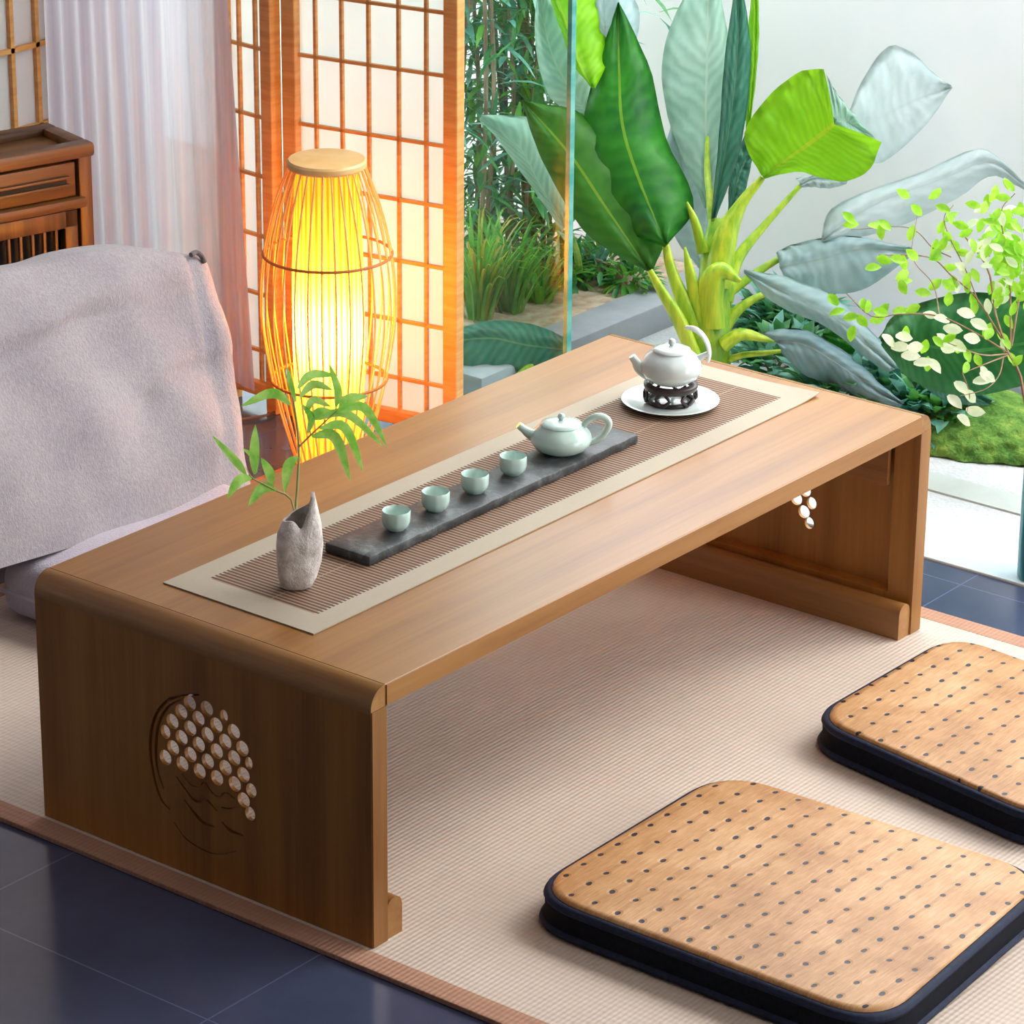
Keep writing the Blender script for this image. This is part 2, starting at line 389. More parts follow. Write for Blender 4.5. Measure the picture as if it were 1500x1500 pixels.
# paler front edges of legs and top come from the same bamboo turned lengthwise
bm = B(); box(bm, (T, -.0012, H-T+.0008), (L-T, .0004, H-.0008)); obj('front_edge_strip', bm, m_edge, table, smooth=False)
for x0, x1 in ((.0008, T-.0006), (L-T+.0006, L-.0008)):
    bm = B(); box(bm, (x0, -.0012, RZ+.0006), (x1, .0004, H-.024)); obj('leg_edge_strip', bm, wood('bamboo_upright_edge', '7d5022', '93642f', 'a2733a', 2, .42) if x0 < .1 else bpy.data.materials['bamboo_upright_edge'], table, smooth=False)
for x0, x1 in ((T, .049), (L-.049, L-T)):
    bm = B(); hz = .052; n = 8; r = (x1-x0)/2; P = [(x0, RZ), (x1, RZ)]+[(x0+r+r*math.cos(math.pi*i/n), hz-r+r*math.sin(math.pi*i/n)) for i in range(n+1)]
    A = [bm.verts.new((x, .001, z)) for x, z in P]; C = [bm.verts.new((x, Wd-.001, z)) for x, z in P]; k = len(P)
    for i in range(k): bm.faces.new((A[i], A[(i+1) % k], C[(i+1) % k], C[i]))
    bm.faces.new(A[::-1]); bm.faces.new(C); bmesh.ops.recalc_face_normals(bm, faces=bm.faces); obj('foot_rail', bm, m_rail, table, angle=50)
bm = B(); box(bm, (L-T-.006, .04, .20), (L-T, Wd-.04, H-T), .001); obj('inner_brace', bm, m_rail, table, smooth=False)

# ------------------------------------------------------------------ table runner
def runnermat():
    t = NT('woven_runner'); X = t.xyz()   # origin at the runner's centre
    nz = t.noise(t.coord((1, 1, 1)), 300, 2); PIT = .0062
    fy = t.math('FRACT', t.math('DIVIDE', X[0], PIT)); line = t.math('LESS_THAN', fy, .52)
    ay = t.math('ABSOLUTE', X[1]); ax = t.math('ABSOLUTE', X[0])
    jag = t.math('MULTIPLY', line, .004)
    inn = t.math('MULTIPLY', t.math('LESS_THAN', ay, t.math('ADD', .0735, jag)), t.math('LESS_THAN', ax, .4365))
    brown = t.mix(line, lin('9b8169'), lin('5c4236'))
    brown = t.mix(t.math('MULTIPLY', t.math('LESS_THAN', t.math('ABSOLUTE', t.math('ADD', X[1], .012)), .0008), .5), brown, lin('b59c80'))
    tan = t.mix(t.math('MULTIPLY', nz, .4), lin('b5a995'), lin('a19484'))
    col = t.mix(inn, tan, brown)
    return t.done(t.bsdf(col, .7, .25, t.bump(t.math('MULTIPLY', line, inn), .5, .0012)))
rq = [at(258, 860, H), at(457, 932, H), at(1193, 580, H), at(985, 522, H)]
bm = B(); NX, NY = 60, 8; G2 = []
for lay in (0, 1):
    g = []
    for i in range(NX+1):
        row = []
        for j in range(NY+1):
            x = .069+(1.021-.069)*i/NX; y = .137+(.353-.137)*j/NY
            z = H+(.0016 if lay == 0 else .0003)+(.0035*max(0, (i-57)/3)**2*(j/NY < .35)*(1-j/NY/.35))
            row.append(bm.verts.new((x, y, z)))
        g.append(row)
    for i in range(NX):
        for j in range(NY):
            q = (g[i][j], g[i+1][j], g[i+1][j+1], g[i][j+1]); bm.faces.new(q if lay == 0 else q[::-1])
    G2.append(g)
T0, T1 = G2
for i in range(NX):
    bm.faces.new((T0[i][0], T1[i][0], T1[i+1][0], T0[i+1][0])); bm.faces.new((T0[i+1][NY], T1[i+1][NY], T1[i][NY], T0[i][NY]))
for j in range(NY):
    bm.faces.new((T0[0][j+1], T1[0][j+1], T1[0][j], T0[0][j])); bm.faces.new((T0[NX][j], T1[NX][j], T1[NX][j+1], T0[NX][j+1]))
tag(obj('table_runner', bm, runnermat(), loc=(.545, .245, H), smooth=False), 'long woven runner with brown slatted centre and beige edge along the tabletop', 'table runner')
ZR = H+.0018

# ------------------------------------------------------------------ slate tray
def slatemat():
    t = NT('dark_slate'); v = t.coord((1, 1, 1)); f = t.noise(v, 28, 8, .72, .6); g2 = t.noise(v, 160, 3)
    col = t.ramp(f, [(.3, lin('1d1f20')), (.52, lin('36393a')), (.70, lin('66696a'))])
    return t.done(t.bsdf(col, .42, .5, t.bump(t.math('ADD', f, t.math('MULTIPLY', g2, .3)), .5, .003)))
bm = B(); box(bm, (.243, .209, ZR), (.738, .2745, ZR+.0115), .0022, 2)
bmesh.ops.subdivide_edges(bm, edges=[e for e in bm.edges if e.calc_length() > .1], cuts=40)
for v in bm.verts: v.co.y += .0007*math.sin(v.co.x*140)+.0005*math.sin(v.co.x*331)
tag(obj('slate_tray', bm, slatemat(), loc=(.49, .242, ZR)), 'long narrow dark slate board carrying four cups and a teapot', 'tray')
ZS = ZR+.0115

# ------------------------------------------------------------------ celadon tea ware
def celadon(name, c1, c2, rough=.12):
    t = NT(name); f = t.noise(t.coord((1, 1, 1)), 30, 2); col = t.ramp(f, [(.3, lin(c1)), (.7, lin(c2))])
    return t.done(t.bsdf(col, rough, .5, None, Coat_Weight=.3, Subsurface_Weight=.0))
m_cel = celadon('celadon_glaze', 'b9d4cb', 'c6dcd4'); m_cel2 = celadon('white_glaze', 'ced9d6', 'd9e2df')
def facet(n, amt, ph=0):
    def fn(a, r, z):
        k = math.cos(math.pi/n)/math.cos(((a+ph) % (2*math.pi/n))-math.pi/n)
        return r*(1+(k-1)*amt), z
    return fn
cup_labels = ['celadon tea cup on the slate board, nearest the stone vase', 'celadon tea cup on the slate board, second from the stone vase', 'celadon tea cup on the slate board, third from the stone vase', 'celadon tea cup on the slate board, nearest the teapot']
cup0 = None
for i, (x, y) in enumerate(((.3245, .2395), (.397, .2425), (.468, .243), (.541, .245))):
    if cup0 is None:
        bm = B(); k = 1.0
        prof = [(0, .0004), (.0100, .0), (.0107, .0012), (.0146, .0046), (.0160, .0100), (.0163, .0165), (.0163, .0212), (.0158, .0224), (.0150, .0212), (.0146, .0160), (.0135, .0095), (.0100, .0050), (0, .0036)]
        lathe(bm, prof, (0, 0, 0), 48, facet(8, .35))
        cup0 = obj('tea_cup', bm, m_cel, local=True, angle=60); c = cup0
    else:
        c = cup0.copy(); COL.objects.link(c)
    c.location = (x, y, ZS); c.rotation_euler.z = i*.7
    tag(c, cup_labels[i], 'tea cup', 'celadon cups on the slate board')
SR = V((RT.x, RT.y, 0)).normalized()        # direction running to the right as seen from the room's entrance
SB = V((-SR.y, SR.x, 0))                    # away from it
def teapot(name, label, c, r, h, mat, spout, handle, lid_r, kind, loc_name=None):
    c = V(c); root = thing(name, label, 'teapot', c)
    bm = B(); k = h
    lathe(bm, [(0, .0004), (r*.55, 0), (r*.62, k*.03), (r*.86, k*.18), (r*.985, k*.38), (r, k*.52), (r*.95, k*.68), (r*.80, k*.85), (lid_r*1.08, k*.965), (lid_r*1.02, k), (lid_r*.9, k*.99), (0, k*.97)], c, 56, facet(10, .22) if kind == 2 else None, 0)
    obj('body', bm, mat, root, angle=70)
    bm = B(); lh = h*.20
    lathe(bm, [(lid_r*.96, k*.985), (lid_r*1.06, k*1.0), (lid_r*1.05, k*1.03), (lid_r*.8, k+lh*.45), (lid_r*.45, k+lh*.72), (0, k+lh*.8)], c, 40)
    lid = obj('lid', bm, mat, root, angle=70)
    bm = B(); kr = r*.12
    lathe(bm, [(kr*.5, k+lh*.6), (kr*.55, k+lh*.8), (kr*.95, k+lh*.8+kr*.5), (kr, k+lh*.8+kr), (kr*.8, k+lh*.8+kr*1.6), (0, k+lh*.8+kr*1.9)], c, 24); obj('knob', bm, mat, lid, angle=70)
    bm = B(); pts = [c+SR*a+V((0, 0, z)) for a, z in spout[0]]; tube(bm, pts, spout[1], 14, 14); obj('spout', bm, mat, root, angle=70)
    bm = B(); pts = [c+SR*a+SB*b+V((0, 0, z)) for a, b, z in handle[0]]; tube(bm, pts, handle[1], 28, 12, flat=handle[2], up=handle[3]); obj('handle', bm, mat, root, angle=70)
    return root
teapot('teapot', 'squat celadon teapot with ear handle at the far end of the slate board', (.6345, .2465, ZS), .0365, .034, m_cel,
       ([(-.028, .017), (-.038, .0225), (-.045, .028), (-.0505, .0325)], [.0088, .0062, .0046, .0042]),
       ([(.024, 0, .030), (.032, 0, .039), (.043, 0, .044), (.053, 0, .041), (.056, 0, .033), (.050, 0, .021), (.040, 0, .013), (.031, 0, .010)], [.0036, .0044, .0044, .0042, .0036], 1.0, None), .0235, 1)
PS = V((.8735, .2595, ZR))
bm = B(); lathe(bm, [(0, .0006), (.034, .0), (.036, .0014), (.052, .0035), (.060, .0068), (.0608, .0078), (.0596, .0082), (.050, .0052), (.036, .0036), (0, .0034)], PS, 72)
tag(obj('saucer', bm, m_cel2, loc=PS, angle=60), 'wide white plate under the teapot warmer stand', 'plate')
m_ebony = simple('dark_carved_wood', '21191a', '3a2c2b', ns=60, rough=.35)
ZP = PS.z+.0036
ws = thing('teapot_stand', 'dark openwork round wooden stand on the white plate', 'teapot stand', (PS.x, PS.y, ZP))
bm = B(); lathe(bm, [(.026, .017), (.0325, .018), (.0335, .021), (.0335, .0245), (.031, .0262), (.026, .0262), (.026, .017)], (PS.x, PS.y, ZP), 48); obj('top_ring', bm, m_ebony, ws)
bm = B(); lathe(bm, [(.026, 0.0005), (.0285, 0), (.0305, .003), (.0295, .0058), (.026, .0055), (.026, .0005)], (PS.x, PS.y, ZP), 48); obj('foot_ring', bm, m_ebony, ws)
for i in range(6):
    bm = B()
    for s in (-1, 1):
        a0 = 2*math.pi*i/6+.3; P = []
        for q, z in ((0, .003), (.16, .007), (.28, .0115), (.16, .0160), (.06, .0195)):
            a = a0+s*q; rr = .0295+.0028*math.sin(z/.02*math.pi); P.append((PS.x+rr*math.cos(a), PS.y+rr*math.sin(a), ZP+z))
        tube(bm, P, [.0024, .002, .0022], 8, 8)
    obj('carved_bracket', bm, m_ebony, ws)
teapot('teapot', 'white faceted teapot with strap handle sitting on the dark carved stand', (PS.x, PS.y, ZP+.0263), .0385, .041, m_cel2,
       ([(-.026, .010), (-.038, .017), (-.044, .026), (-.0485, .033)], [.010, .0075, .0052, .0046]),
       ([(.045, .0, .026), (.0465, .0, .036), (.0435, .0, .050), (.036, .0, .062), (.026, .0, .069), (.0155, .0, .0705)], [.0036, .0042, .0042, .0038, .0022], .4, (0, 1, 0)), .0225, 2)
bm = B(); hp = V((PS.x, PS.y, ZP+.0263)); tube(bm, [hp+SR*.033+V((0, 0, .030)), hp+SR*.040+V((0, 0, .0345)), hp+SR*.046+V((0, 0, .037))], [.0052, .0036, .0034], 6, 12); obj('handle_joint', bm, m_cel2, [o for o in bpy.data.objects if o.name.startswith('teapot') and o.type == 'EMPTY' and o.get('label', '').startswith('white')][0])

# ------------------------------------------------------------------ stone vase with bamboo sprig
VP = V((.149, .2335, ZR)); HV = .098
def vasemat():
    t = NT('rough_pale_stone'); v = t.coord((1, 1, 1)); f = t.noise(v, 60, 6, .7); 
    col = t.ramp(f, [(.3, lin('b3aaa2')), (.5, lin('dcd5ce')), (.7, lin('f6f2ec'))])
    return t.done(t.bsdf(col, .75, .3, t.bump(f, .9, .004)))
bm = B(); seg = 40; rings = []
ang_sr = math.atan2(SR.y, SR.x)
prof = [(.0, 0), (.012, 0), (.0165, .003), (.020, .014), (.0228, .032), (.0237, .052), (.0225, .070), (.0195, .085), (.017, .098)]
def vase_pt(t, a, rr, z):
    """a relative to SR; ridge towards the viewer, bulge and higher rim on the SR side"""
    q = 1+.05*math.cos(2*a)+.05*math.cos(3*a+1.0)+.02*math.sin(5*a+z*60)
    q *= 1+.05*math.exp(-((a+1.2)/.18)**2)*math.sin(z/HV*math.pi)
    lean = SR*(.004*math.sin(z/HV*2.6)+.002*z/HV)
    return VP+lean+SR*math.cos(a)*rr*q+SB*math.sin(a)*rr*q*.86+V((0, 0, z))
for side in (0, 1):
    P2 = prof if side == 0 else [(r*.82, max(z, .01)) for r, z in prof[1:]][::-1]+[(0, .01)]
    for r, z in P2:
        if r < 1e-6: rings.append([bm.verts.new(VP+V((0, 0, z+.0002)))]); continue
        ring = []
        for k in range(seg):
            a = 2*math.pi*k/seg; a = a if a <= math.pi else a-2*math.pi
            t = z/HV; rim = max(0, (t-.6)/.4)
            dz = rim*(.016*math.exp(-(a/.4)**2)-.016*math.exp(-((a+1.35)/.45)**2)-.017*(1-math.cos(a))/2-.003)
            ring.append(bm.verts.new(vase_pt(t, a, r, z+dz)))
        rings.append(ring)
for A, C in zip(rings, rings[1:]):
    for k in range(seg):
        k2 = (k+1) % seg
        if len(A) == 1: bm.faces.new((A[0], C[k2], C[k]))
        elif len(C) == 1: bm.faces.new((A[k], A[k2], C[0]))
        else: bm.faces.new((A[k], A[k2], C[k2], C[k]))
tag(obj('stone_vase', bm, vasemat(), loc=VP, angle=70), 'small rough pale stone vase with notched mouth on the runner', 'vase')
m_sprig = leafmat('fresh_bamboo_leaf', '86cf4c', 'b9ec7c', .4, .4, 60); m_stem = simple('sprig_stem', '8f9a55', 'b39a6a', ns=40, rough=.5)
DV = (VP-CP).dot(FW)
spr = thing('bamboo_sprig', 'fresh green bamboo sprig standing in the stone vase', 'plant', VP+V((0, 0, .03)))
def sp(x, y, dd=0): return ond(250+x/3.489, 520+y/3.489, DV+dd)
bm = B(); tube(bm, [VP+V((0, 0, .03)), sp(640, 800), sp(650, 640), sp(655, 480), sp(640, 320, .004), sp(620, 200, .006), sp(595, 75, .01)], [.0016, .0014, .0012, .0006], 24, 8)
tube(bm, [VP+V((0, 0, .03)), sp(625, 760), sp(520, 685, -.006), sp(420, 630, -.012), sp(385, 575, -.015)], [.0013, .0011, .0008, .0004], 14, 8)
tube(bm, [sp(655, 470), sp(720, 405, -.004), sp(790, 340, -.01), sp(850, 285, -.014)], [.0012, .0009, .0005], 10, 8)
tube(bm, [sp(715, 410, -.004), sp(705, 340, 0), sp(690, 280, .006)], [.0008, .0005], 6, 6)
obj('stem', bm, m_stem, spr)
LV = [((385,610),(330,540),(210,410),34),((430,610),(428,500),(433,355),42),((440,600),(420,520),(368,478),22),((515,665),(505,600),(462,525),40),((415,630),(350,640),(288,735),42),((540,690),(470,680),(395,775),44),
      ((650,520),(600,570),(582,705),44),((615,255),(520,195),(360,262),42),((640,240),(615,150),(595,60),24),((650,170),(720,100),(850,105),38),((660,215),(730,150),(830,180),36),((845,265),(855,180),(808,40),34),
      ((860,285),(910,225),(1010,210),44),((860,290),(990,270),(1105,465),40),((730,330),(900,300),(1090,470),38),((760,375),(890,370),(985,600),42),((720,415),(840,420),(920,650),46),((700,400),(720,320),(670,250),30),((690,300),(730,230),(820,265),34),((715,340),(760,290),(860,300),36)]
for i, (a, b, c, w) in enumerate(LV):
    bm = B(); dd = random.uniform(-.02, .02); A = sp(*a, -.006); Bm = sp(*b, dd*.5); C = sp(*c, dd)
    q = catmull([A, Bm, C], 10); rows = []
    for k, p in enumerate(q):
        t = k/10; d = (q[min(k+1, 10)]-q[max(k-1, 0)]).normalized(); s = d.cross(FW).normalized(); ww = w/3.489*DV/CF*.62*math.sin(math.pi*(.04+.96*t))**.75 if k < 10 else .0001
        s = (s+FW*random.choice((.25, -.25))*.6).normalized() if k == 0 else s
        rows.append([bm.verts.new(p-s*ww), bm.verts.new(p-FW*ww*-.35), bm.verts.new(p+s*ww)])
    for x, y in zip(rows, rows[1:]):
        for j in (0, 1): bm.faces.new((x[j], x[j+1], y[j+1], y[j]))
    obj('leaf', bm, m_sprig, spr)

# ------------------------------------------------------------------ seat cushions
def matmat():
    t = NT('cane_mat_with_dark_ties'); tc = t.n('ShaderNodeUVMap'); sp_ = t.n('ShaderNodeSeparateXYZ', i_0=tc.outputs[0]); U, Vv = sp_.outputs[0], sp_.outputs[1]
    # uv in metres / .03
    nz = t.noise(t.coord((1, 1, 1)), 9, 4, .6); fine = t.noise(t.coord((40, 500, 40)), 1, 3, .7)
    jx = t.math('MULTIPLY', t.math('SUBTRACT', t.noise(t.coord((1, 1, 1)), 45, 1), .5), .35)
    fu = t.math('SUBTRACT', t.math('FRACT', t.math('ADD', U, jx)), .5); fv = t.math('SUBTRACT', t.math('FRACT', t.math('ADD', Vv, t.math('MULTIPLY', jx, .5))), .5)
    du = t.math('DIVIDE', fu, .125); dv = t.math('DIVIDE', fv, .10)
    r2 = t.math('ADD', t.math('MULTIPLY', du, du), t.math('MULTIPLY', dv, dv)); dot = t.math('LESS_THAN', r2, 1.0)
    dash = t.math('MULTIPLY', t.math('LESS_THAN', t.math('ABSOLUTE', fv), .08), .28)
    col = t.ramp(t.math('ADD', t.math('MULTIPLY', nz, .6), t.math('MULTIPLY', fine, .4)), [(.36, lin('9c6d40')), (.5, lin('b88a5a')), (.64, lin('cba276'))])
    col = t.mix(dash, col, lin('8a6242')); col = t.mix(dot, col, lin('2a2630'))
    h = t.math('SUBTRACT', t.math('MULTIPLY', fine, .5), t.math('MULTIPLY', t.math('SUBTRACT', 1.0, t.math('MINIMUM', t.math('MULTIPLY', r2, .3), 1.0)), 1.2))
    return t.done(t.bsdf(col, .45, .4, t.bump(h, .3, .002)))
m_mat = matmat(); m_navy = simple('dark_navy_cloth', '04050b', '0a0f1e', ns=200, rough=.85, spec=.2, bump=.2); m_pipe = simple('navy_piping', '10182e', '1a2542', ns=200, rough=.7, spec=.3, bump=.3)
def rquad(Q, r, n=10):
    """rounded quad outline, counter clockwise"""
    out = []; k = len(Q)
    for i in range(k):
        p = V(Q[i]); a = (V(Q[i-1])-p).normalized(); b = (V(Q[(i+1) % k])-p).normalized(); A, C = p+a*r, p+b*r
        for j in range(n+1):
            t = j/n; t2 = t; out.append((A*(1-t2)**2+p*2*t2*(1-t2)*.98+C*t2*t2)+p*.04*t2*(1-t2)*1)
    return out
def cushion(label, Q, rad=.07, h=.046):
    c = sum((V((x, y, 0)) for x, y in Q), V())/4; root = thing('seat_cushion', label, 'cushion', (c.x, c.y, RZ), 'square seat cushions with cane tops')
    o = rquad([(x, y, 0) for x, y in Q], rad); N = len(o)
    def ring(bm, s, z):
        out = []
        for p in o:
            d = (p-c); L_ = d.length; out.append(bm.verts.new(c+d*(1-s/L_)+V((0, 0, z))))
        return out
    def loft(bm, prof):
        rs = [ring(bm, s, z) for s, z in prof]
        for A, C in zip(rs, rs[1:]):
            for k in range(N): bm.faces.new((A[k], A[(k+1) % N], C[(k+1) % N], C[k]))
        return rs
    bm = B(); rs = loft(bm, [(.012, RZ), (.004, RZ+.002), (0, RZ+.009), (.0035, RZ+.015), (.003, h-.012), (.0045, h-.006), (.014, h-.004)]); bm.faces.new(rs[0][::-1]); bm.faces.new(rs[-1]); obj('cushion_body', bm, m_navy, root, angle=70)
    for nm, z0 in (('top_piping', h-.006), ('bottom_piping', RZ+.006)):
        bm = B(); rr = .0055
        loft(bm, [((.006 if nm[0] == 't' else .002)-rr*1.2*math.cos(a)+.002, z0+rr*math.sin(a)) for a in [2*math.pi*i/8 for i in range(9)]]); obj(nm, bm, m_pipe, root, angle=80)
    # cane mat: concentric rings, crowned
    bm = B(); uvl = bm.loops.layers.uv.new('UVMap'); ss = [.0105, .0125, .02, .035]; rs = []
    inner = [i/7 for i in range(1, 8)]
    for s in ss:
        zz = h-.001+(.0035 if s > .011 else 0)+(s-.0105)*.05; rs.append(ring(bm, s, zz))
    base = [V(v.co) for v in rs[-1]]
    for f in inner[:-1]: rs.append([bm.verts.new(p.lerp(V((c.x, c.y, h+.005)), f)) for p in base])
    cv = bm.verts.new((c.x, c.y, h+.005))
    for A, C in zip(rs, rs[1:]):
        for k in range(N): bm.faces.new((A[k], A[(k+1) % N], C[(k+1) % N], C[k]))
    for k in range(N): bm.faces.new((rs[-1][k], rs[-1][(k+1) % N], cv))
    for f in bm.faces:
        for l in f.loops: l[uvl].uv = ((l.vert.co.x-c.x)/.0303, (l.vert.co.y-c.y)/.0303)
    obj('cane_mat', bm, m_mat, root, angle=80)
cushion('navy sided cane seat cushion lying nearest, whole in view', [(.137, -.085), (.137, -.535), (.525, -.508), (.512, -.082)][::1])
cushion('navy sided cane seat cushion lying farther off, toward the white gravel', [(.683, -.078), (.622, -.44), (.965, -.44), (1.003, -.083)], .06)

# ------------------------------------------------------------------ floor chair behind the table
def fabric(name, a, b, s=1.0):
    t = NT(name); v = t.coord((1, 1, 1)); f = t.noise(v, 7, 4, .6); g = t.noise(t.coord((1, 1, .55)), 260*s, 3, .8)
    col = t.ramp(t.math('ADD', t.math('MULTIPLY', f, .5), t.math('MULTIPLY', g, .5)), [(.38, lin(a)), (.62, lin(b))])
    return t.done(t.bsdf(col, .9, .15, t.bump(g, .6, .003), Sheen_Weight=.3))
m_fab = fabric('grey_chair_fabric', '918a90', 'a9a2a5'); m_fab2 = fabric('lilac_seat_fabric', 'aaa4b4', 'bbb5c4')
ch = thing('floor_chair', 'legless floor chair with grey fabric back behind the low table', 'floor chair', (.5, .75, RZ))
def plane_pt(px, py, y0=.87, z0=.09, lean=.42):
    # plane: y - y0 - lean*(z - z0) = 0
    d = ray(px, py); n = V((0, 1, -lean)); k = y0-lean*z0; t = (k-CP.dot(n))/d.dot(n); return CP+d*t
bl = [(-75, 858), (-35, 843), (60, 815), (150, 788), (220, 768), (290, 735), (372, 712)]
mi = [(-75, 632), (-35, 626), (60, 610), (150, 590), (220, 575), (285, 560), (350, 548)]
tp = [(-75, 410), (-35, 400), (60, 386), (120, 368), (190, 359), (255, 366), (314, 376)]
Pb = [plane_pt(*q) for q in bl]; Pm = [plane_pt(*q) for q in mi]; Pt = [plane_pt(*q) for q in tp]
NU, NV, NB = 44, 30, 8; nrm = V((0, -1, .42)).normalized(); TH = .085
def interp(P, n): return catmull(P, n)
cb, cm, ct = interp(Pb, NU), interp(Pm, NU), interp(Pt, NU)
bm = B(); grid = []
def backpt(i, v):
    a, m_, c_ = cb[i], cm[i], ct[i]; q = catmull([a, m_, c_], 40); return q[min(40, int(round(v*40)))]
def crease(u, v):
    z = 0.0
    z += .0035*math.exp(-((v-.83-.10*(u-.5)+.03*math.sin(u*9))/.035)**2)*math.sin(min(1, u*1.4)*math.pi)
    z -= .0045*math.exp(-((v-.77-.10*(u-.5)+.03*math.sin(u*8))/.03)**2)*math.sin(min(1, u*1.3)*math.pi)
    z -= .004*math.exp(-((v-.48-.22*(u-.55))/.03)**2-((u-.78)/.16)**2)
    z -= .005*math.exp(-((v-.47)/.02)**2-((u-.67)/.03)**2)
    z += .002*math.sin(u*21+v*9)*math.sin(v*3.1)+.0015*math.sin(u*7-v*17)
    z -= .003*math.exp(-((u-.90-.04*(1-v))/.012)**2)
    return z
prof_n = 10
loop = []
for i in range(NU+1):
    u = i/NU; col_ = []
    edge = min(1, (1-u)*NU/5); thick = TH*(.35+.65*math.sqrt(max(0, 1-(1-edge)**2)))
    for j in range(NV+1):
        v = j/NV; p = backpt(i, v)
        roll = max(0, (v-.86)/.14); back = .014*roll**2+.008*(1-math.sqrt(max(0, 1-(1-edge)**2)))
        col_.append(p-nrm*back*.9+nrm*crease(u, v)*2.0)
    top = backpt(i, 1.0)
    for j in range(1, prof_n):
        a = math.pi*j/prof_n; col_.append(top-nrm*(.027+thick/2*(1-math.cos(a))*.9)+V((0, 0, .012*math.sin(a))))
    for j in range(12, -1, -1):
        v = j/12*.98; col_.append(backpt(i, v)-nrm*(.027+thick*.9))
    grid.append([bm.verts.new(p) for p in col_])
for a, b in zip(grid, grid[1:]):
    K = len(a)
    for k in range(K): bm.faces.new((a[k], b[k], b[(k+1) % K], a[(k+1) % K]))
bm.faces.new(grid[0]); bm.faces.new(grid[-1][::-1]); bmesh.ops.recalc_face_normals(bm, faces=bm.faces)
obj('backrest', bm, m_fab, ch, angle=65)
# seat pad: rounded slab under the back's front edge
bm = B(); box(bm, (.355, .515, RZ), (.74, .93, .088), .03, 5)
bmesh.ops.subdivide_edges(bm, edges=[e for e in bm.edges if e.calc_length() > .1], cuts=12, use_grid_fill=True)
for v in bm.verts:
    if v.co.z > .05: v.co.z += .006*math.sin(v.co.x*9)*math.sin(v.co.y*7)+.004*math.sin(v.co.x*23+v.co.y*11)
obj('seat', bm, m_fab2, ch, angle=70)
bm = B(); tube(bm, [(.355, .95, .045), (.354, .56, .045), (.37, .522, .045), (.6, .513, .045), (.72, .52, .045)], .003, 12, 8); obj('seat_piping', bm, m_fab2, ch)
bm = B(); q = [plane_pt(281, 373)-nrm*.002, plane_pt(289, 369)-nrm*.003, plane_pt(297, 373)-nrm*.004, plane_pt(304, 383)-nrm*.006]; tube(bm, q, .0035, 10, 8, flat=1); obj('dark_zip_pull', bm, simple('charcoal_trim', '3b3a40', '5c5a60', ns=80, rough=.6), ch)

# ------------------------------------------------------------------ folding screen (two panels)
m_paper = NT('screen_paper')
pcol = m_paper.ramp(m_paper.noise(m_paper.coord((1, 1, 1)), 12, 2), [(.3, lin('fbf8f6')), (.7, lin('fefcfa'))])
m_paper = m_paper.done(m_paper.n('ShaderNodeMixShader', i_0=.55, i_1=m_paper.bsdf(pcol, .8, .1), i_2=m_paper.n('ShaderNodeBsdfTranslucent', i_Color=pcol).outputs[0]).outputs[0])
fs = thing('folding_screen', 'orange wood lattice folding screen with white paper behind the lit lantern', 'screen', (1.18, 1.1, 0))
def panel(A, Cc, H_, stile, xb, zb, bw=.006, z0=.0, rail_bottom=.02, nm='lattice_panel'):
    A, Cc = V(A), V(Cc); d = (Cc-A).normalized(); Lp = (Cc-A).length; n = V((d.y, -d.x, 0))
    bm = B()
    beam(bm, A+V((0, 0, z0)), A+V((0, 0, H_)), stile, .022, up=n, bev=.002); beam(bm, Cc+V((0, 0, z0)), Cc+V((0, 0, H_)), stile, .022, up=n, bev=.002)
    beam(bm, A+V((0, 0, z0+.03)), Cc+V((0, 0, z0+.03)), .018, rail_bottom, bev=.001); beam(bm, A+V((0, 0, H_-.02)), Cc+V((0, 0, H_-.02)), .018, .03, bev=.001)
    fr = obj(nm, bm, m_screen, fs, smooth=False)
    bm = B()
    for t in xb: beam(bm, A+d*t+V((0, 0, z0+.03)), A+d*t+V((0, 0, H_-.02)), bw*.75, bw, up=n)
    for z in zb: beam(bm, A+V((0, 0, z)), Cc+V((0, 0, z)), bw, bw*.8)
    obj('lattice', bm, m_screen, fr, smooth=False)
    bm = B(); q = n*.004*(-1 if (n.dot(FW) < 0) else 1); beam(bm, A+q+V((0, 0, (z0+.03+H_-.02)/2)), Cc+q+V((0, 0, (z0+.03+H_-.02)/2)), .001, H_-z0-.05); obj('paper', bm, m_paper, fr, smooth=False)
SH = 1.75
zb = [.0, .0887, .1766, .2664, .357, .4453, .546, .635, .725, .815]+[.905+.09*i for i in range(9)]
A0, A1 = V((1.163, 1.138, 0)), V((1.208, .878, 0)); LA = (A1-A0).length
panel(A0, A1, SH, .023, [LA*(1.1372-y)/.258 for y in (1.0983, 1.056, 1.013, .9654, .9221)], [z for z in zb[1:] if z < SH-.05])
B0, B1 = V((1.153, 1.170, 0)), V((1.160, 1.265, 0)); LB = (B1-B0).length
panel(B0, B1, SH, .022, [.030, .064], [z for z in zb[1:] if z < SH-.05])

# paper lattice window on the back wall
wn = thing('window_2', None, None, (1.25, 1.82, .3)); tag(wn, kind='structure'); 
bm = B(); box(bm, (.60, 1.812, .12), (1.335, 1.818, 1.5)); obj('paper', bm, m_paper, wn, smooth=False)
bm = B()
for i in range(14): x = 1.307-.054*i; box(bm, (x-.004, 1.803, .12), (x+.004, 1.811, 1.5))
for i in range(11): z = .164+.13*i; box(bm, (.60, 1.803, z-.004), (1.335, 1.811, z+.004))
obj('lattice', bm, m_screen, wn, smooth=False)

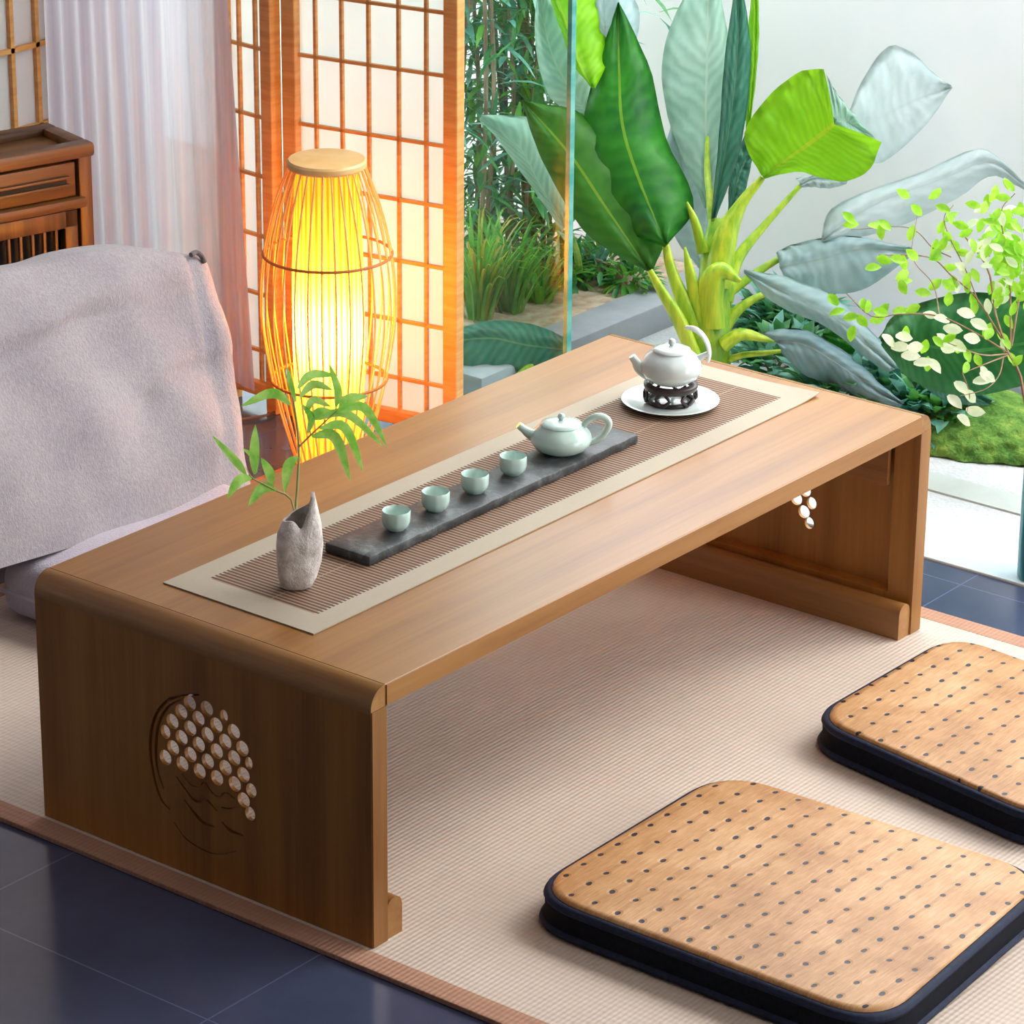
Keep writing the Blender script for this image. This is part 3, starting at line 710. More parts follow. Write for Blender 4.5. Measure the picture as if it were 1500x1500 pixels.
# ------------------------------------------------------------------ sheer curtain
def curtmat():
    t = NT('sheer_lilac_curtain'); X = t.xyz(); f = t.noise(t.coord((60, 60, 1.0)), 1, 3, .6)
    col = t.ramp(f, [(.35, lin('cfc2d2')), (.65, lin('e4d6dd'))])
    d = t.bsdf(col, .8, .1); tl = t.n('ShaderNodeBsdfTranslucent', i_Color=col).outputs[0]; m = t.n('ShaderNodeMixShader', i_0=.5, i_1=d, i_2=tl).outputs[0]
    tr = t.n('ShaderNodeBsdfTransparent').outputs[0]
    k = t.math('MULTIPLY', t.math('SUBTRACT', 1.0, f), .2)
    return t.done(t.n('ShaderNodeMixShader', i_0=k, i_1=m, i_2=tr).outputs[0])
bm = B(); NCu, NCz = 150, 24; g = []
for i in range(NCu+1):
    row = []
    for j in range(NCz+1):
        s = i/NCu; z = .055+(2.25-.055)*j/NCz; zt = j/NCz
        yR = 1.150+.055*min(1, max(0, (z-.05)/.8)); yL = 1.60; y = yR+(yL-yR)*s
        amp = .006*(.2+.8*min(1, s*1.6)); x = 1.085+.05*s+amp*math.sin(2*math.pi*s*11+1.5*math.sin(s*9)+.25*zt)+.012*math.sin(s*5+zt)
        row.append(bm.verts.new((x, y, z)))
    g.append(row)
for i in range(NCu):
    for j in range(NCz): bm.faces.new((g[i][j], g[i+1][j], g[i+1][j+1], g[i][j+1]))
tag(obj('sheer_curtain', bm, curtmat(), loc=(1.1, 1.5, .055)), 'sheer lilac white curtain hanging between the cabinet and the folding screen', 'curtain')
bm = B(); tube(bm, [(1.1, 1.12, 2.27), (1.13, 1.60, 2.27)], .008, 4, 10); tag(obj('curtain_rod', bm, m_screen, loc=(1.12, 1.5, 2.27)), 'wooden rod that carries the sheer curtain', 'curtain rod')

# ------------------------------------------------------------------ cabinet
CA = at(148, 590); cab_h = None
def zfor(P, ypx):
    lo, hi = 0, 1.5
    for _ in range(40):
        m_ = (lo+hi)/2; d = P+V((0, 0, m_))-CP; y = 750-CF*d.dot(UP)/d.dot(FW)
        if y > ypx: lo = m_
        else: hi = m_
    return lo
CH = zfor(CA, 207)
cab = thing('wooden_cabinet', 'reddish brown wooden cabinet with drawer and spindled doors behind the floor chair', 'cabinet', CA)
# local frame: x along the front towards the room corner, y into the depth; corner post at origin
def cabgeo():
    """local: front face in plane y=0, x from -.62 to 0; depth to +.34"""
    f = []
    def part(name, m, boxes, par=cab, bev=.002):
        bm = B()
        for lo, hi in boxes: box(bm, lo, hi, bev)
        o = obj(name, bm, m, par, local=True, smooth=True, angle=30); f.append(o); return o
    Wc, Dc = -.66, .125
    part('corner_post', m_cabv, [((-.022, 0, 0), (0, .022, CH-.012))]); part('corner_post', m_cabv, [((-.022, Dc-.022, 0), (0, Dc, CH-.012))])
    part('corner_post', m_cabv, [((Wc, 0, 0), (Wc+.022, .022, CH-.012))]); part('corner_post', m_cabv, [((Wc, Dc-.022, 0), (Wc+.022, Dc, CH-.012))])
    part('top_frame', m_cab, [((Wc-.004, -.006, CH-.022), (.004, .022, CH)), ((Wc-.004, Dc-.022, CH-.022), (.004, Dc+.006, CH)), ((-.022, .020, CH-.022), (.004, Dc-.02, CH)), ((Wc-.004, .02, CH-.022), (Wc+.02, Dc-.02, CH))], bev=.006)
    part('top_board', m_cab, [((Wc+.02, .02, CH-.020), (-.02, Dc-.02, CH-.012))])
    part('side_panel', m_cabv, [((-.014, .02, .03), (-.006, Dc-.02, CH-.02))]); part('back_panel', m_cabv, [((Wc+.02, Dc-.014, .03), (-.02, Dc-.006, CH-.02))])
    z1 = CH-.024; z2 = CH-.082
    for x0, x1 in ((-.33, -.026), (Wc+.024, -.336)):
        dr = part('drawer', m_cab, [((x0, .003, z2+.004), (x1, .02, z1-.003))])
        xc = (x0+x1)/2+.06
        part('slot_handle', m_dark, [((xc-.075, -.0005, (z1+z2)/2-.0035), (xc+.075, .006, (z1+z2)/2+.0035))], dr, 0)
        part('handle_frame', m_cab, [((xc-.08, -.003, (z1+z2)/2+.0035), (xc+.08, .004, (z1+z2)/2+.0075)), ((xc-.08, -.003, (z1+z2)/2-.0085), (xc+.08, .004, (z1+z2)/2-.0035))], dr, .001)
    part('drawer_rail', m_cab, [((Wc+.01, -.008, z2-.014), (-.012, .02, z2+.003))], bev=.006)
    zt = z2-.014
    for x0, x1 in ((-.33, -.026), (Wc+.024, -.336)):
        dd = part('door', m_cabv, [((x0, .001, .05), (x0+.022, .018, zt-.002)), ((x1-.022, .001, .05), (x1, .018, zt-.002)), ((x0, .001, zt-.028), (x1, .018, zt-.002)), ((x0, .001, .05), (x1, .018, .075))])
        part('door_spindles', m_cabv, [((x0+.022+.0195*k+.012, .006, .07), (x0+.022+.0195*k+.017, .012, zt-.02)) for k in range(13)], dd, .001)
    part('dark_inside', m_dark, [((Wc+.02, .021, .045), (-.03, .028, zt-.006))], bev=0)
cabgeo(); cab.rotation_euler.z = math.radians(-15)

# ------------------------------------------------------------------ bamboo lantern
LP = at(484, 700); LP.z = .001
lan = thing('bamboo_lantern', 'lit tall bamboo cage lantern glowing orange before the folding screen', 'lantern', LP)
def tubemat():
    t = NT('lantern_shade_paper'); c = t.xyz()
    tc = t.n('ShaderNodeTexCoord'); sp_ = t.n('ShaderNodeSeparateXYZ', i_0=tc.outputs['Object']); an = t.math('ARCTAN2', sp_.outputs[1], sp_.outputs[0])
    st = t.math('GREATER_THAN', t.math('SINE', t.math('MULTIPLY', an, 36)), .35)
    col = t.mix(st, lin('ffc755'), lin('f09a26'))
    tr = t.n('ShaderNodeBsdfTranslucent', i_Color=col).outputs[0]; d = t.n('ShaderNodeBsdfDiffuse', i_Color=col).outputs[0]
    return t.done(t.n('ShaderNodeMixShader', i_0=.62, i_1=d, i_2=tr).outputs[0])
bm = B(); lathe(bm, [(.046, .02), (.048, .10), (.050, .2), (.0495, .3), (.046, .40), (.0435, .455)], LP, 72); obj('lamp_shade', bm, tubemat(), lan)
cage = [(.042, .008), (.052, .04), (.066, .09), (.080, .148), (.0905, .21), (.0935, .26), (.088, .33), (.072, .40), (.052, .455)]
m_cane = simple('honey_cane', 'f2b45c', 'f9cb80', (1, 1, 1), 40, .4)
for i in range(30):
    bm = B(); a = 2*math.pi*i/30; P = [LP+V((r*math.cos(a), r*math.sin(a), z)) for r, z in cage]; tube(bm, P, .00135, 26, 6); obj('cane', bm, m_cane, lan)
def ring3(r, z, w):
    P = [LP+V((r*math.cos(2*math.pi*i/48), r*math.sin(2*math.pi*i/48), z)) for i in range(49)]; bm = B(); tube(bm, P, w, 0, 8, cap=False, up=(0, 0, 1)); obj('cage_ring', bm, simple('brown_ring', 'a05a1c', 'b76c28', ns=20) if 'brown_ring' not in bpy.data.materials else bpy.data.materials['brown_ring'], lan)
ring3(.0885, .33, .0022); ring3(.0805, .148, .0022); ring3(.0425, .012, .003)
bm = B(); lathe(bm, [(0, .452), (.0525, .452), (.0545, .455), (.0545, .461), (.052, .464), (0, .464)], LP, 48); obj('top_disc', bm, simple('pale_bamboo_disc', 'dfae66', 'ecc286', ns=20, rough=.4), lan, angle=30)
bm = B(); lathe(bm, [(0, .0), (.046, .0), (.047, .01), (.046, .016), (0, .016)], LP, 48); obj('base_disc', bm, m_cane, lan, angle=30)
light('lantern_bulb', 'POINT', 6.2, (1, .85, .52), LP+V((0, 0, .225)), size=.016).parent = None
bm = B(); P = [LP+V((.035, .05, .004)), at(432, 597, .004), at(392, 608, .004), at(352, 614, .004), at(325, 612, .004)]
tube(bm, P, .0022, 20, 8); tag(obj('lantern_cord', bm, simple('brown_cord', '4a3428', '5f4434', ns=30), loc=LP), 'thin brown cord running from the lantern along the floor', 'cord')

# ------------------------------------------------------------------ garden plants
def blade(name, mid, left, right, D, m, parent, tipD=0.0, edgeD=.03, n=18, wav=.004):
    """large leaf: midrib, left edge and right edge outlines, bent in depth, with lateral waves"""
    def P(L, dd): return catmull([ond(x, y, D+dd(i/(len(L)-1))) for i, (x, y) in enumerate(L)], n)
    m3 = P(mid, lambda t: tipD*t); l3 = P(left, lambda t: tipD*t+edgeD*math.sin(math.pi*min(1, t*1.1))); r3 = P(right, lambda t: tipD*t+edgeD*math.sin(math.pi*min(1, t*1.1)))
    bm = B(); uvl = bm.loops.layers.uv.new('UVMap'); rows = []; K = 5; ph = random.random()*6
    for i in range(n+1):
        row = []
        for k in range(-K, K+1):
            e = l3[i] if k < 0 else r3[i]; f = abs(k)/K; p = m3[i].lerp(e, f)
            p = p-FW*(.012*math.sin(f*math.pi))+FW*wav*f*math.sin(i*1.9+ph+(2 if k < 0 else 0))*1.6
            v = bm.verts.new(p); row.append((v, (.5+k/K/2, i/n)))
        rows.append(row)
    for a, b in zip(rows, rows[1:]):
        for k in range(2*K):
            q = (a[k], a[k+1], b[k+1], b[k])
            try: fc = bm.faces.new([x[0] for x in q])
            except ValueError: continue
            for lp, x in zip(fc.loops, q): lp[uvl].uv = x[1]
    bmesh.ops.solidify(bm, geom=list(bm.faces), thickness=.0008)
    return obj(name, bm, m, parent, angle=180)
m_lfdark = bladesmat('deep_green_leaf', '257a37', '46a830', '5cb542', .4, .38, 14, stripe=.25, edge='8fc040')
m_lfmid = bladesmat('olive_green_leaf', '3f8232', '569c3a', '6dab46', .4, .38, 13, stripe=.25, edge='93b83f')
m_lflime = bladesmat('lime_leaf', '9ad628', 'b4e636', '86c41e', .5, .4, 16, stripe=.3, edge='c4dc3c')
m_lfhazepale = bladesmat('hazed_celadon_leaf', 'b9dccb', 'd6ece1', '8fbcab', .45, .3, 13, stripe=.35, edge='d3e6d6')  # paleness is haze put into the leaf colour
m_lfhazegrey = bladesmat('hazed_grey_leaf', 'd6e3e2', 'e6eeee', 'c3d4d5', .5, .45, 12, stripe=.22, edge='d7e2e0')  # greyed and whitened to carry the bright haze in the colour itself
m_lfhazeblue = bladesmat('hazed_blue_leaf', 'bfd6d7', 'd5e4e4', '98b7ba', .45, .4, 12, stripe=.25, edge='bcd0c8')  # washed-out blue grey: haze painted into the leaves
m_lfteal = bladesmat('dark_teal_leaf', '37806f', '4f9a80', '77ae98', .35, .28, 13, stripe=.4, edge='7fb08a')
m_sheath = simple('yellow_green_sheath', '7fae24', 'b9cf3a', (1, 1, .12), 90, .4, bump=.1)
m_sheath2 = simple('green_sheath', '5f9a2a', '9cc236', (1, 1, .12), 70, .4, bump=.1)
m_bark = simple('brown_bark', '8a6c58', 'b69a84', (1, 1, .2), 60, .8, bump=.5)
DP = 5.02
ban = thing('banana_plant', 'tall banana plant with huge glossy leaves rising behind the far end of the table', 'plant', at(1045, 575))
def pet(name, pts, rad, m=None, flat=.7, D=DP):
    bm = B(); P = [ond(x, y, D+dz) for x, y, dz in pts]; tube(bm, P, rad, 16, 10, flat=flat); return obj(name, bm, m or m_sheath, ban, angle=70)
gb = at(1045, 575)
bm = B(); tube(bm, [gb, ond(1040, 520, DP), ond(1045, 450, DP), ond(1052, 370, DP), ond(1050, 320, DP)], [.03, .03, .026, .026, .012], 18, 14, flat=.8); obj('trunk', bm, m_sheath2, ban)
pet('leaf_stalk', [(1030, 530, .0), (1012, 470, -.02), (985, 400, -.03), (974, 355, -.03)], [.016, .016, .009, .006])
pet('leaf_stalk', [(1020, 530, -.02), (995, 470, -.04), (968, 425, -.05), (952, 396, -.05)], [.013, .012, .008, .005])
pet('leaf_stalk', [(1050, 420, -.02), (1062, 350, -.03), (1085, 300, -.04), (1117, 260, -.05)], [.022, .020, .010, .005])
pet('leaf_stalk', [(1060, 440, 0), (1080, 380, 0), (1120, 330, .0), (1172, 272, .0)], [.016, .010, .006, .004])
pet('leaf_stalk', [(1055, 440, .02), (1100, 405, .02), (1150, 375, .02), (1205, 356, .02)], [.010, .009, .006, .004])
pet('leaf_stalk', [(1060, 480, 0), (1080, 455, 0), (1110, 435, 0), (1150, 420, 0)], [.014, .010, .007, .004])
pet('leaf_stalk', [(1060, 505, -.03), (1085, 490, -.04), (1115, 495, -.05), (1135, 500, -.05)], [.016, .013, .008, .003])
pet('leaf_stalk', [(1038, 500, -.02), (1022, 450, -.03), (1010, 395, -.04), (1003, 362, -.04)], [.015, .013, .008, .002])
pet('leaf_stalk', [(1044, 480, -.03), (1042, 420, -.045), (1058, 398, -.06), (1085, 412, -.07)], [.020, .022, .015, .003])
pet('leaf_stalk', [(1030, 370, -.01), (1018, 325, -.02), (1006, 296, -.02)], [.010, .007, .002])
pet('leaf_stalk', [(1046, 350, .0), (1040, 290, .02), (1036, 250, .04), (1036, 200, .055)], [.008, .006, .005, .003])
pet('leaf_stalk', [(1072, 525, .0), (1090, 520, -.02), (1120, 517, -.03), (1147, 514, -.03)], [.008, .007, .006, .004])
# big leaves
blade('leaf', [(976,360),(936,264),(912,183),(907,100),(905,5)], [(974,362),(905,330),(850,240),(862,140),(905,3)], [(978,358),(1017,298),(975,200),(952,100),(907,3)], DP-.04, m_lfdark, ban, .08)
blade('leaf', [(953,400),(885,301),(841,235),(800,186),(766,149)], [(951,400),(862,345),(808,262),(782,205),(765,150)], [(956,398),(975,330),(920,230),(850,165),(768,148)], DP-.02, m_lfmid, ban, .04)
blade('leaf', [(868,130),(850,95),(833,45),(812,-10),(795,-60)], [(866,128),(840,95),(822,45),(803,-10),(793,-60)], [(872,130),(890,85),(882,25),(865,-25),(797,-60)], DP+.0, m_lflime, ban, .04)
blade('leaf', [(885,130),(888,90),(886,40),(882,-60)], [(880,130),(868,90),(862,40),(880,-60)], [(890,130),(925,80),(935,10),(884,-60)], DP+.03, m_lfhazeblue, ban, .02)
blade('leaf', [(866,168),(842,140),(812,90),(798,40),(790,-20)], [(864,170),(812,150),(790,100),(783,40),(788,-20)], [(868,164),(870,120),(858,70),(830,20),(792,-20)], DP+.06, m_lfhazepale, ban, .02)
blade('leaf', [(1036,305),(1034,170),(1037,60),(1038,-70)], [(1032,305),(978,170),(975,60),(1036,-70)], [(1040,305),(1068,170),(1068,60),(1040,-70)], DP+.05, m_lfhazepale, ban, .05)
blade('leaf', [(1034,400),(1015,310),(1000,250),(985,180)], [(1030,400),(985,340),(968,250),(984,180)], [(1038,400),(1048,310),(1040,240),(988,180)], DP+.08, m_lfhazeblue, ban, .05)
blade('leaf', [(1043,325),(1066,200),(1080,80),(1082,-40)], [(1041,325),(1053,200),(1062,80),(1080,-40)], [(1047,325),(1085,215),(1100,80),(1084,-40)], DP-.0, m_lfteal, ban, .04, .02)
blade('leaf', [(1094,210),(1104,110),(1107,40),(1107,-40)], [(1092,210),(1094,110),(1096,40),(1105,-40)], [(1096,210),(1108,110),(1112,40),(1109,-40)], DP+.04, m_lflime, ban, .04, .02)
blade('leaf', [(1068,325),(1082,260),(1100,220)], [(1066,325),(1070,250),(1092,195)], [(1070,325),(1090,285),(1104,225)], DP+.06, m_lfteal, ban, .04, .01)
blade('leaf', [(1117,260),(1150,236),(1185,211),(1212,190),(1222,182)], [(1115,258),(1090,200),(1122,145),(1170,106),(1207,101)], [(1119,262),(1170,252),(1230,266),(1272,250),(1291,209)], DP-.06, m_lflime, ban, -.03, .02)
blade('folded_leaf_tip', [(1220,183),(1232,175),(1245,180),(1262,192)], [(1208,102),(1222,130),(1245,160),(1285,206)], [(1210,150),(1216,178),(1240,200),(1288,210)], DP-.05, m_lfhazepale, ban, .02, .0)
blade('leaf', [(1172,272),(1190,262),(1215,262),(1240,262)], [(1165,262),(1190,255),(1215,252),(1245,255)], [(1172,275),(1190,274),(1215,276),(1240,270)], DP+.02, m_lfhazegrey, ban, .02, .0)
blade('leaf', [(1235,205),(1290,172),(1340,148),(1393,128)], [(1233,200),(1262,120),(1312,66),(1391,126)], [(1238,208),(1285,240),(1350,190),(1394,130)], DP+.02, m_lfhazegrey, ban, .03)
blade('leaf', [(1204,352),(1280,300),(1380,262),(1450,238),(1503,275)], [(1203,348),(1225,300),(1350,252),(1440,218),(1505,272)], [(1206,354),(1300,338),(1400,292),(1452,258),(1503,280)], DP+.02, m_lfhazegrey, ban, .02)
blade('leaf', [(1142,392),(1200,380),(1260,365),(1335,368)], [(1137,370),(1165,357),(1240,345),(1333,362)], [(1150,412),(1190,428),(1262,425),(1336,375)], DP-.0, m_lfhazeblue, ban, .0)
blade('leaf', [(1089,398),(1150,430),(1220,465),(1275,510),(1312,540)], [(1090,395),(1160,408),(1230,440),(1290,500),(1314,538)], [(1090,400),(1135,445),(1212,480),(1262,520),(1300,546)], DP-.06, m_lfhazeblue, ban, -.03)
blade('leaf', [(1135,500),(1180,505),(1230,535),(1280,570),(1322,592)], [(1112,487),(1175,482),(1245,520),(1290,562),(1324,590)], [(1145,517),(1180,550),(1225,565),(1275,590),(1318,596)], DP-.08, bladesmat('slate_green_leaf', '8aaab0', 'a5c0c4', 'bcd0d3', .3, .3, 12, stripe=.3), ban, -.04)
blade('leaf', [(1205,490),(1240,500),(1262,510),(1282,520)], [(1203,488),(1225,470),(1255,485),(1284,518)], [(1205,495),(1225,512),(1250,520),(1280,524)], DP-.02, m_lfdark, ban, .0)

# broad-leaved dark plant on the right, low
bp = thing('broad_leaf_plant', 'low plant with broad dark green leaves beside the glass vase', 'plant', at(1400, 590))
blade('leaf', [(1290,500),(1350,505),(1420,515),(1520,500)], [(1287,495),(1320,455),(1420,428),(1520,440)], [(1290,505),(1340,560),(1420,580),(1520,560)], 4.72, bladesmat('forest_leaf', '2f7a47', '44914f', '5da35d', .35, .35, 18, stripe=.3), bp, -.05)
blade('leaf', [(1350,560),(1400,570),(1450,590)], [(1350,555),(1400,545),(1452,586)], [(1350,565),(1390,590),(1448,594)], 4.76, m_lfteal, bp, 0)
bm = B(); tube(bm, [at(1400, 590), ond(1395, 560, 4.75), ond(1350, 515, 4.74)], [.006, .004], 8, 8); obj('stem', bm, m_sheath2, bp)
# leaf behind the glass, lower left
gl = thing('wide_leaf_plant', 'low plant with wide dark striped leaves behind the glass panel by the screen', 'plant', at(740, 580))
blade('leaf', [(828,512),(770,505),(720,495),(655,500)], [(830,495),(780,475),(715,470),(650,488)], [(828,540),(770,552),(710,548),(650,540)], 5.12, m_lfteal, gl, .0)
bm = B(); tube(bm, [at(740, 580), ond(770, 540, 5.13), ond(828, 514, 5.125)], .005, 8, 8); obj('stem', bm, m_sheath2, gl)
hl = thing('silver_leaf_plant', 'single silvery broad leaf arching beside the grass clump behind glass', 'plant', at(850, 410))
blade('leaf', [(828,330),(790,270),(760,215),(704,172)], [(824,340),(770,262),(725,200),(702,176)], [(832,322),(812,225),(780,175),(706,168)], 5.18, m_lfhazepale, hl, .02)
bm = B(); tube(bm, [at(850, 410), ond(845, 370, 5.3), ond(830, 325, 5.19)], [.007, .004], 8, 8); obj('stem', bm, m_sheath2, hl)

# strap-leaf clumps
def clump(name, label, cat, px, py, n, hmin, hmax, w, m, spread=.5, z=.035, group=None, seed=1):
    rnd = random.Random(seed); b = at(px, py, z); bm = B()
    for i in range(n):
        a = rnd.uniform(0, 6.283); s = rnd.uniform(.1, spread); h_ = rnd.uniform(hmin, hmax); d = V((math.cos(a)*s, math.sin(a)*s, 1)).normalized()
        p = b+V((math.cos(a), math.sin(a), 0))*rnd.uniform(0, .025)
        q = [p, p+d*h_*.5, p+d*h_*.8+V((math.cos(a), math.sin(a), 0))*h_*.12, p+d*h_*.9+V((math.cos(a), math.sin(a), -.25))*h_*.28*rnd.uniform(.6, 1.3)]
        q = catmull(q, 7); sd = V((-math.sin(a+rnd.uniform(-.8, .8)), math.cos(a), 0)).normalized(); mi_ = 0 if not isinstance(m, list) else rnd.choice(range(len(m)))
        rows = [(bm.verts.new(x-sd*w*.5*(1-(k/7)**2)), bm.verts.new(x+sd*w*.5*(1-(k/7)**2)+V((0, 0, 1e-4)))) for k, x in enumerate(q)]
        for A, C in zip(rows, rows[1:]): f = bm.faces.new((A[0], A[1], C[1], C[0])); f.material_index = mi_
    return tag(obj(name, bm, m, loc=b, angle=180), label, cat, group)
m_g1 = leafmat('fresh_grass', '4f9a3a', '86c24a', .4); m_g2 = leafmat('yellow_grass', '9aa83a', 'c9b84a', .4); m_g3 = leafmat('dark_foliage', '2f7a48', '62a65c', .3); m_g4 = leafmat('teal_foliage', '4f998a', '94cbb6', .3)
m_g5 = leafmat('mid_green_foliage', '3f8d3f', '6bb04f', .4)
clump('ornamental_grass', 'tall green and yellow strap grass behind the screen frame', 'grass', 700, 465, 90, .10, .21, .006, [m_g1, m_g1, m_g2], .45, group=None, seed=2)
clump('ornamental_grass', 'fresh green strap grass clump in the bed beside the glass edge', 'grass', 745, 455, 90, .09, .19, .006, [m_g1, m_g1, m_g5], .55, seed=3)
clump('ornamental_grass', 'short spreading green grass clump at the kerb behind the glass', 'grass', 790, 440, 60, .05, .10, .006, [m_g1, m_g5], 1.2, seed=4)
clump('agave', 'small spiky blue green agave near the foot of the garden wall', 'plant', 862, 405, 26, .05, .085, .012, m_g4, .6, seed=5)
def shrub(name, label, cat, c, rx, rz, n, Lf, w, m, seed=1, group=None, stem=True, base=None, part=False, droop=.3):
    rnd = random.Random(seed); c = V(c); root = thing(name, label, cat, base or V((c.x, c.y, c.z-rz)), group); bm = B()
    for i in range(n):
        d = V((rnd.gauss(0, 1), rnd.gauss(0, 1), rnd.gauss(0, 1))).normalized(); k = rnd.uniform(.35, 1)
        p = c+V((d.x*rx*k, d.y*rx*k, d.z*rz*k)); dd = (d+V((0, 0, .4))+V((rnd.uniform(-.6, .6), rnd.uniform(-.6, .6), rnd.uniform(-.5, .5)))).normalized()
        leafy(bm, p, dd, Lf*rnd.uniform(.6, 1.2), w*rnd.uniform(.7, 1.2), fold=.2, droop=droop, n=3, mat=rnd.randrange(len(m)) if isinstance(m, list) else 0)
    obj('foliage', bm, m, root, angle=180)
    if stem:
        bm = B(); bs = V(root.location)
        for i in range(5):
            a = rnd.uniform(0, 6.28); tube(bm, [bs+V((math.cos(a), math.sin(a), 0))*.006, (bs+c)/2+V((rnd.uniform(-.4, .4)*rx, rnd.uniform(-.4, .4)*rx, 0)), c+V((math.cos(a)*rx*.6, math.sin(a)*rx*.6, rz*.4))], [.004, .0015], 8, 6)
        obj('stem', bm, m_bark, root)
    return root
sq = [(830, 415, .05, .03, 'low rosette plant with dark green leaves left of the agave', m_g3), (885, 410, .06, .035, 'leafy green ground plant right of the agave on the kerb', m_g5), (800, 395, .05, .05, 'dark bushy plant between the grass and the agave', m_g3), (925, 425, .04, .02, 'tiny pale green ground plant at the end of the bed', m_g1)]
for i, (x, y, rx, rz, lb, m) in enumerate(sq):
    c = at(x, y, .035); shrub('ground_plant', lb, 'plant', c+V((0, 0, rz)), rx, rz, 110, .032, .010, [m, m_g1, m_g3], seed=20+i)
# bamboo and trees filling the corner behind the glass
tr = [(690, 400, .30, 'dense bamboo with brown canes closest to the screen frame', 31), (735, 392, .33, 'dark green bamboo thicket in the middle of the corner bed', 32), (790, 385, .30, 'dark leafy bamboo nearest the glass edge', 33), (640, 395, .3, 'dark bamboo mostly hidden behind the folding screen', 34), (850, 372, .27, 'dark leafy bamboo rising behind the banana plant', 35)]
for k, (x, y, hh, lb, sd) in enumerate(tr):
    rnd = random.Random(sd); b = at(x, y, .035); b.x = min(b.x, 1.87); root = thing('bamboo_plant', lb, 'plant', b); 
    bm = B(); top = .62
    for i in range(4):
        o1 = V((rnd.uniform(-.03, .03), rnd.uniform(-.05, .05), 0)); tube(bm, [b+o1, b+o1*1.6+V((0, rnd.uniform(-.02, .02), .3)), b+o1*2+V((0, rnd.uniform(-.03, .03), top))], [.0045, .003], 14, 7)
    obj('cane', bm, m_bark, root)
    bm = B()
    for i in range(520 if k != 4 else 200):
        z = rnd.uniform(.07 if k != 4 else .30, top+.05); rr = .085*(1 if k != 4 else .6); p = b+V((rnd.gauss(0, rr*.6), rnd.gauss(0, rr), z)); p.x = min(p.x, 1.95)
        a = rnd.uniform(0, 6.283); leafy(bm, p, V((math.cos(a), math.sin(a), rnd.uniform(-.9, .5))), rnd.uniform(.04, .075), rnd.uniform(.007, .013), fold=.15, droop=.35, n=3, mat=rnd.choice([0, 0, 0, 1, 1, 2]))
    obj('foliage', bm, [m_g3, m_g4, m_g1], root, angle=180)
# teal foliage and moss beyond the far end of the table
for i, (x, y, rx, rz, lb, m) in enumerate([(1135, 480, .07, .035, 'dark teal curly shrub at the kerb right of the banana trunk', [m_g4, m_g3]), (1195, 470, .06, .035, 'teal leafy shrub under the grey banana leaf', [m_g4, m_g3]), (1150, 545, .09, .04, 'dark green shrub low behind the table edge', [m_g3, m_g4]), (1235, 590, .10, .045, 'dark green leafy shrub beyond the table corner', [m_g3, m_g4]), (1310, 600, .08, .045, 'teal broad leafed shrub between the table corner and the moss mound', [m_g4, m_g4, m_g3]), (1370, 610, .06, .035, 'pale teal shrub in front of the moss mound', [m_g4, m_g5])]):
    c = at(x, y+25, 0); c.x = min(c.x, 1.9); shrub('garden_shrub', lb, 'shrub', c+V((0, 0, rz)), rx, rz, 260, .045, .020, m, seed=40+i)
# moss mound
mb = at(1425, 655); bm = B()
bmesh.ops.create_icosphere(bm, subdivisions=5, radius=1)
for v in bm.verts:
    d = V(v.co); k = 1+.06*math.sin(d.x*5)*math.sin(d.y*4+1)+.04*math.sin(d.x*17+d.z*11)*math.sin(d.y*19)
    v.co = mb+V((.06, .02, 0))+V((d.x*.12*k, d.y*.16*k, max(-.0, d.z)*.055*k))
mm = NT('moss'); f = mm.noise(mm.coord((1, 1, 1)), 30, 5, .7); col = mm.ramp(f, [(.32, lin('3c642c')), (.52, lin('688f40')), (.7, lin('94ab50'))])
mm = mm.done(mm.bsdf(col, .95, .1, mm.bump(mm.noise(mm.coord((1, 1, 1)), 140, 4), .9, .008)))
tag(obj('moss_mound', bm, mm, loc=mb), 'rounded bright green moss mound on the white gravel', 'moss mound')

# ------------------------------------------------------------------ tall teal glass vase with leafy branch
GV = at(1519, 846, .004); gh = zfor(GV, 556)
def tealglass():
    t = NT('teal_vase_glass'); fr = t.n('ShaderNodeLayerWeight', i_Blend=.5)
    tr = t.n('ShaderNodeBsdfTransparent', i_Color=lin('7ccbd0')).outputs[0]; d = t.bsdf(lin('3fa0b2'), .1, .6)
    k = t.math('ADD', t.math('MULTIPLY', fr.outputs[1], .6), .25)
    return t.done(t.n('ShaderNodeMixShader', i_0=k, i_1=tr, i_2=d).outputs[0])
gr_ = .027; bm = B()
lathe(bm, [(0, 0), (gr_*.9, 0), (gr_*.98, .004), (gr_, .05), (gr_*1.0, gh*.6), (gr_*1.03, gh-.004), (gr_*1.15, gh), (gr_*1.1, gh+.001), (gr_*.93, gh-.006), (gr_*.9, .05), (gr_*.85, .01), (0, .008)], GV, 40)
tag(obj('glass_vase', bm, tealglass(), loc=GV, angle=60), 'tall teal glass cylinder vase standing on the door sill', 'vase')
DB = (GV-CP).dot(FW)
br = thing('leafy_branch', 'airy branches with small lime leaves standing in the teal glass vase', 'branch', GV+V((0, 0, .02)))
def q5(x, y, dd=0): return ond(1000+x/3, 350+y/3, DB+dd)
def q4(x, y, dd=0): return ond(1000+x/3, y/3, DB+dd)
m_twig = simple('brown_twig', '7d5a42', 'a98566', ns=60, rough=.6)
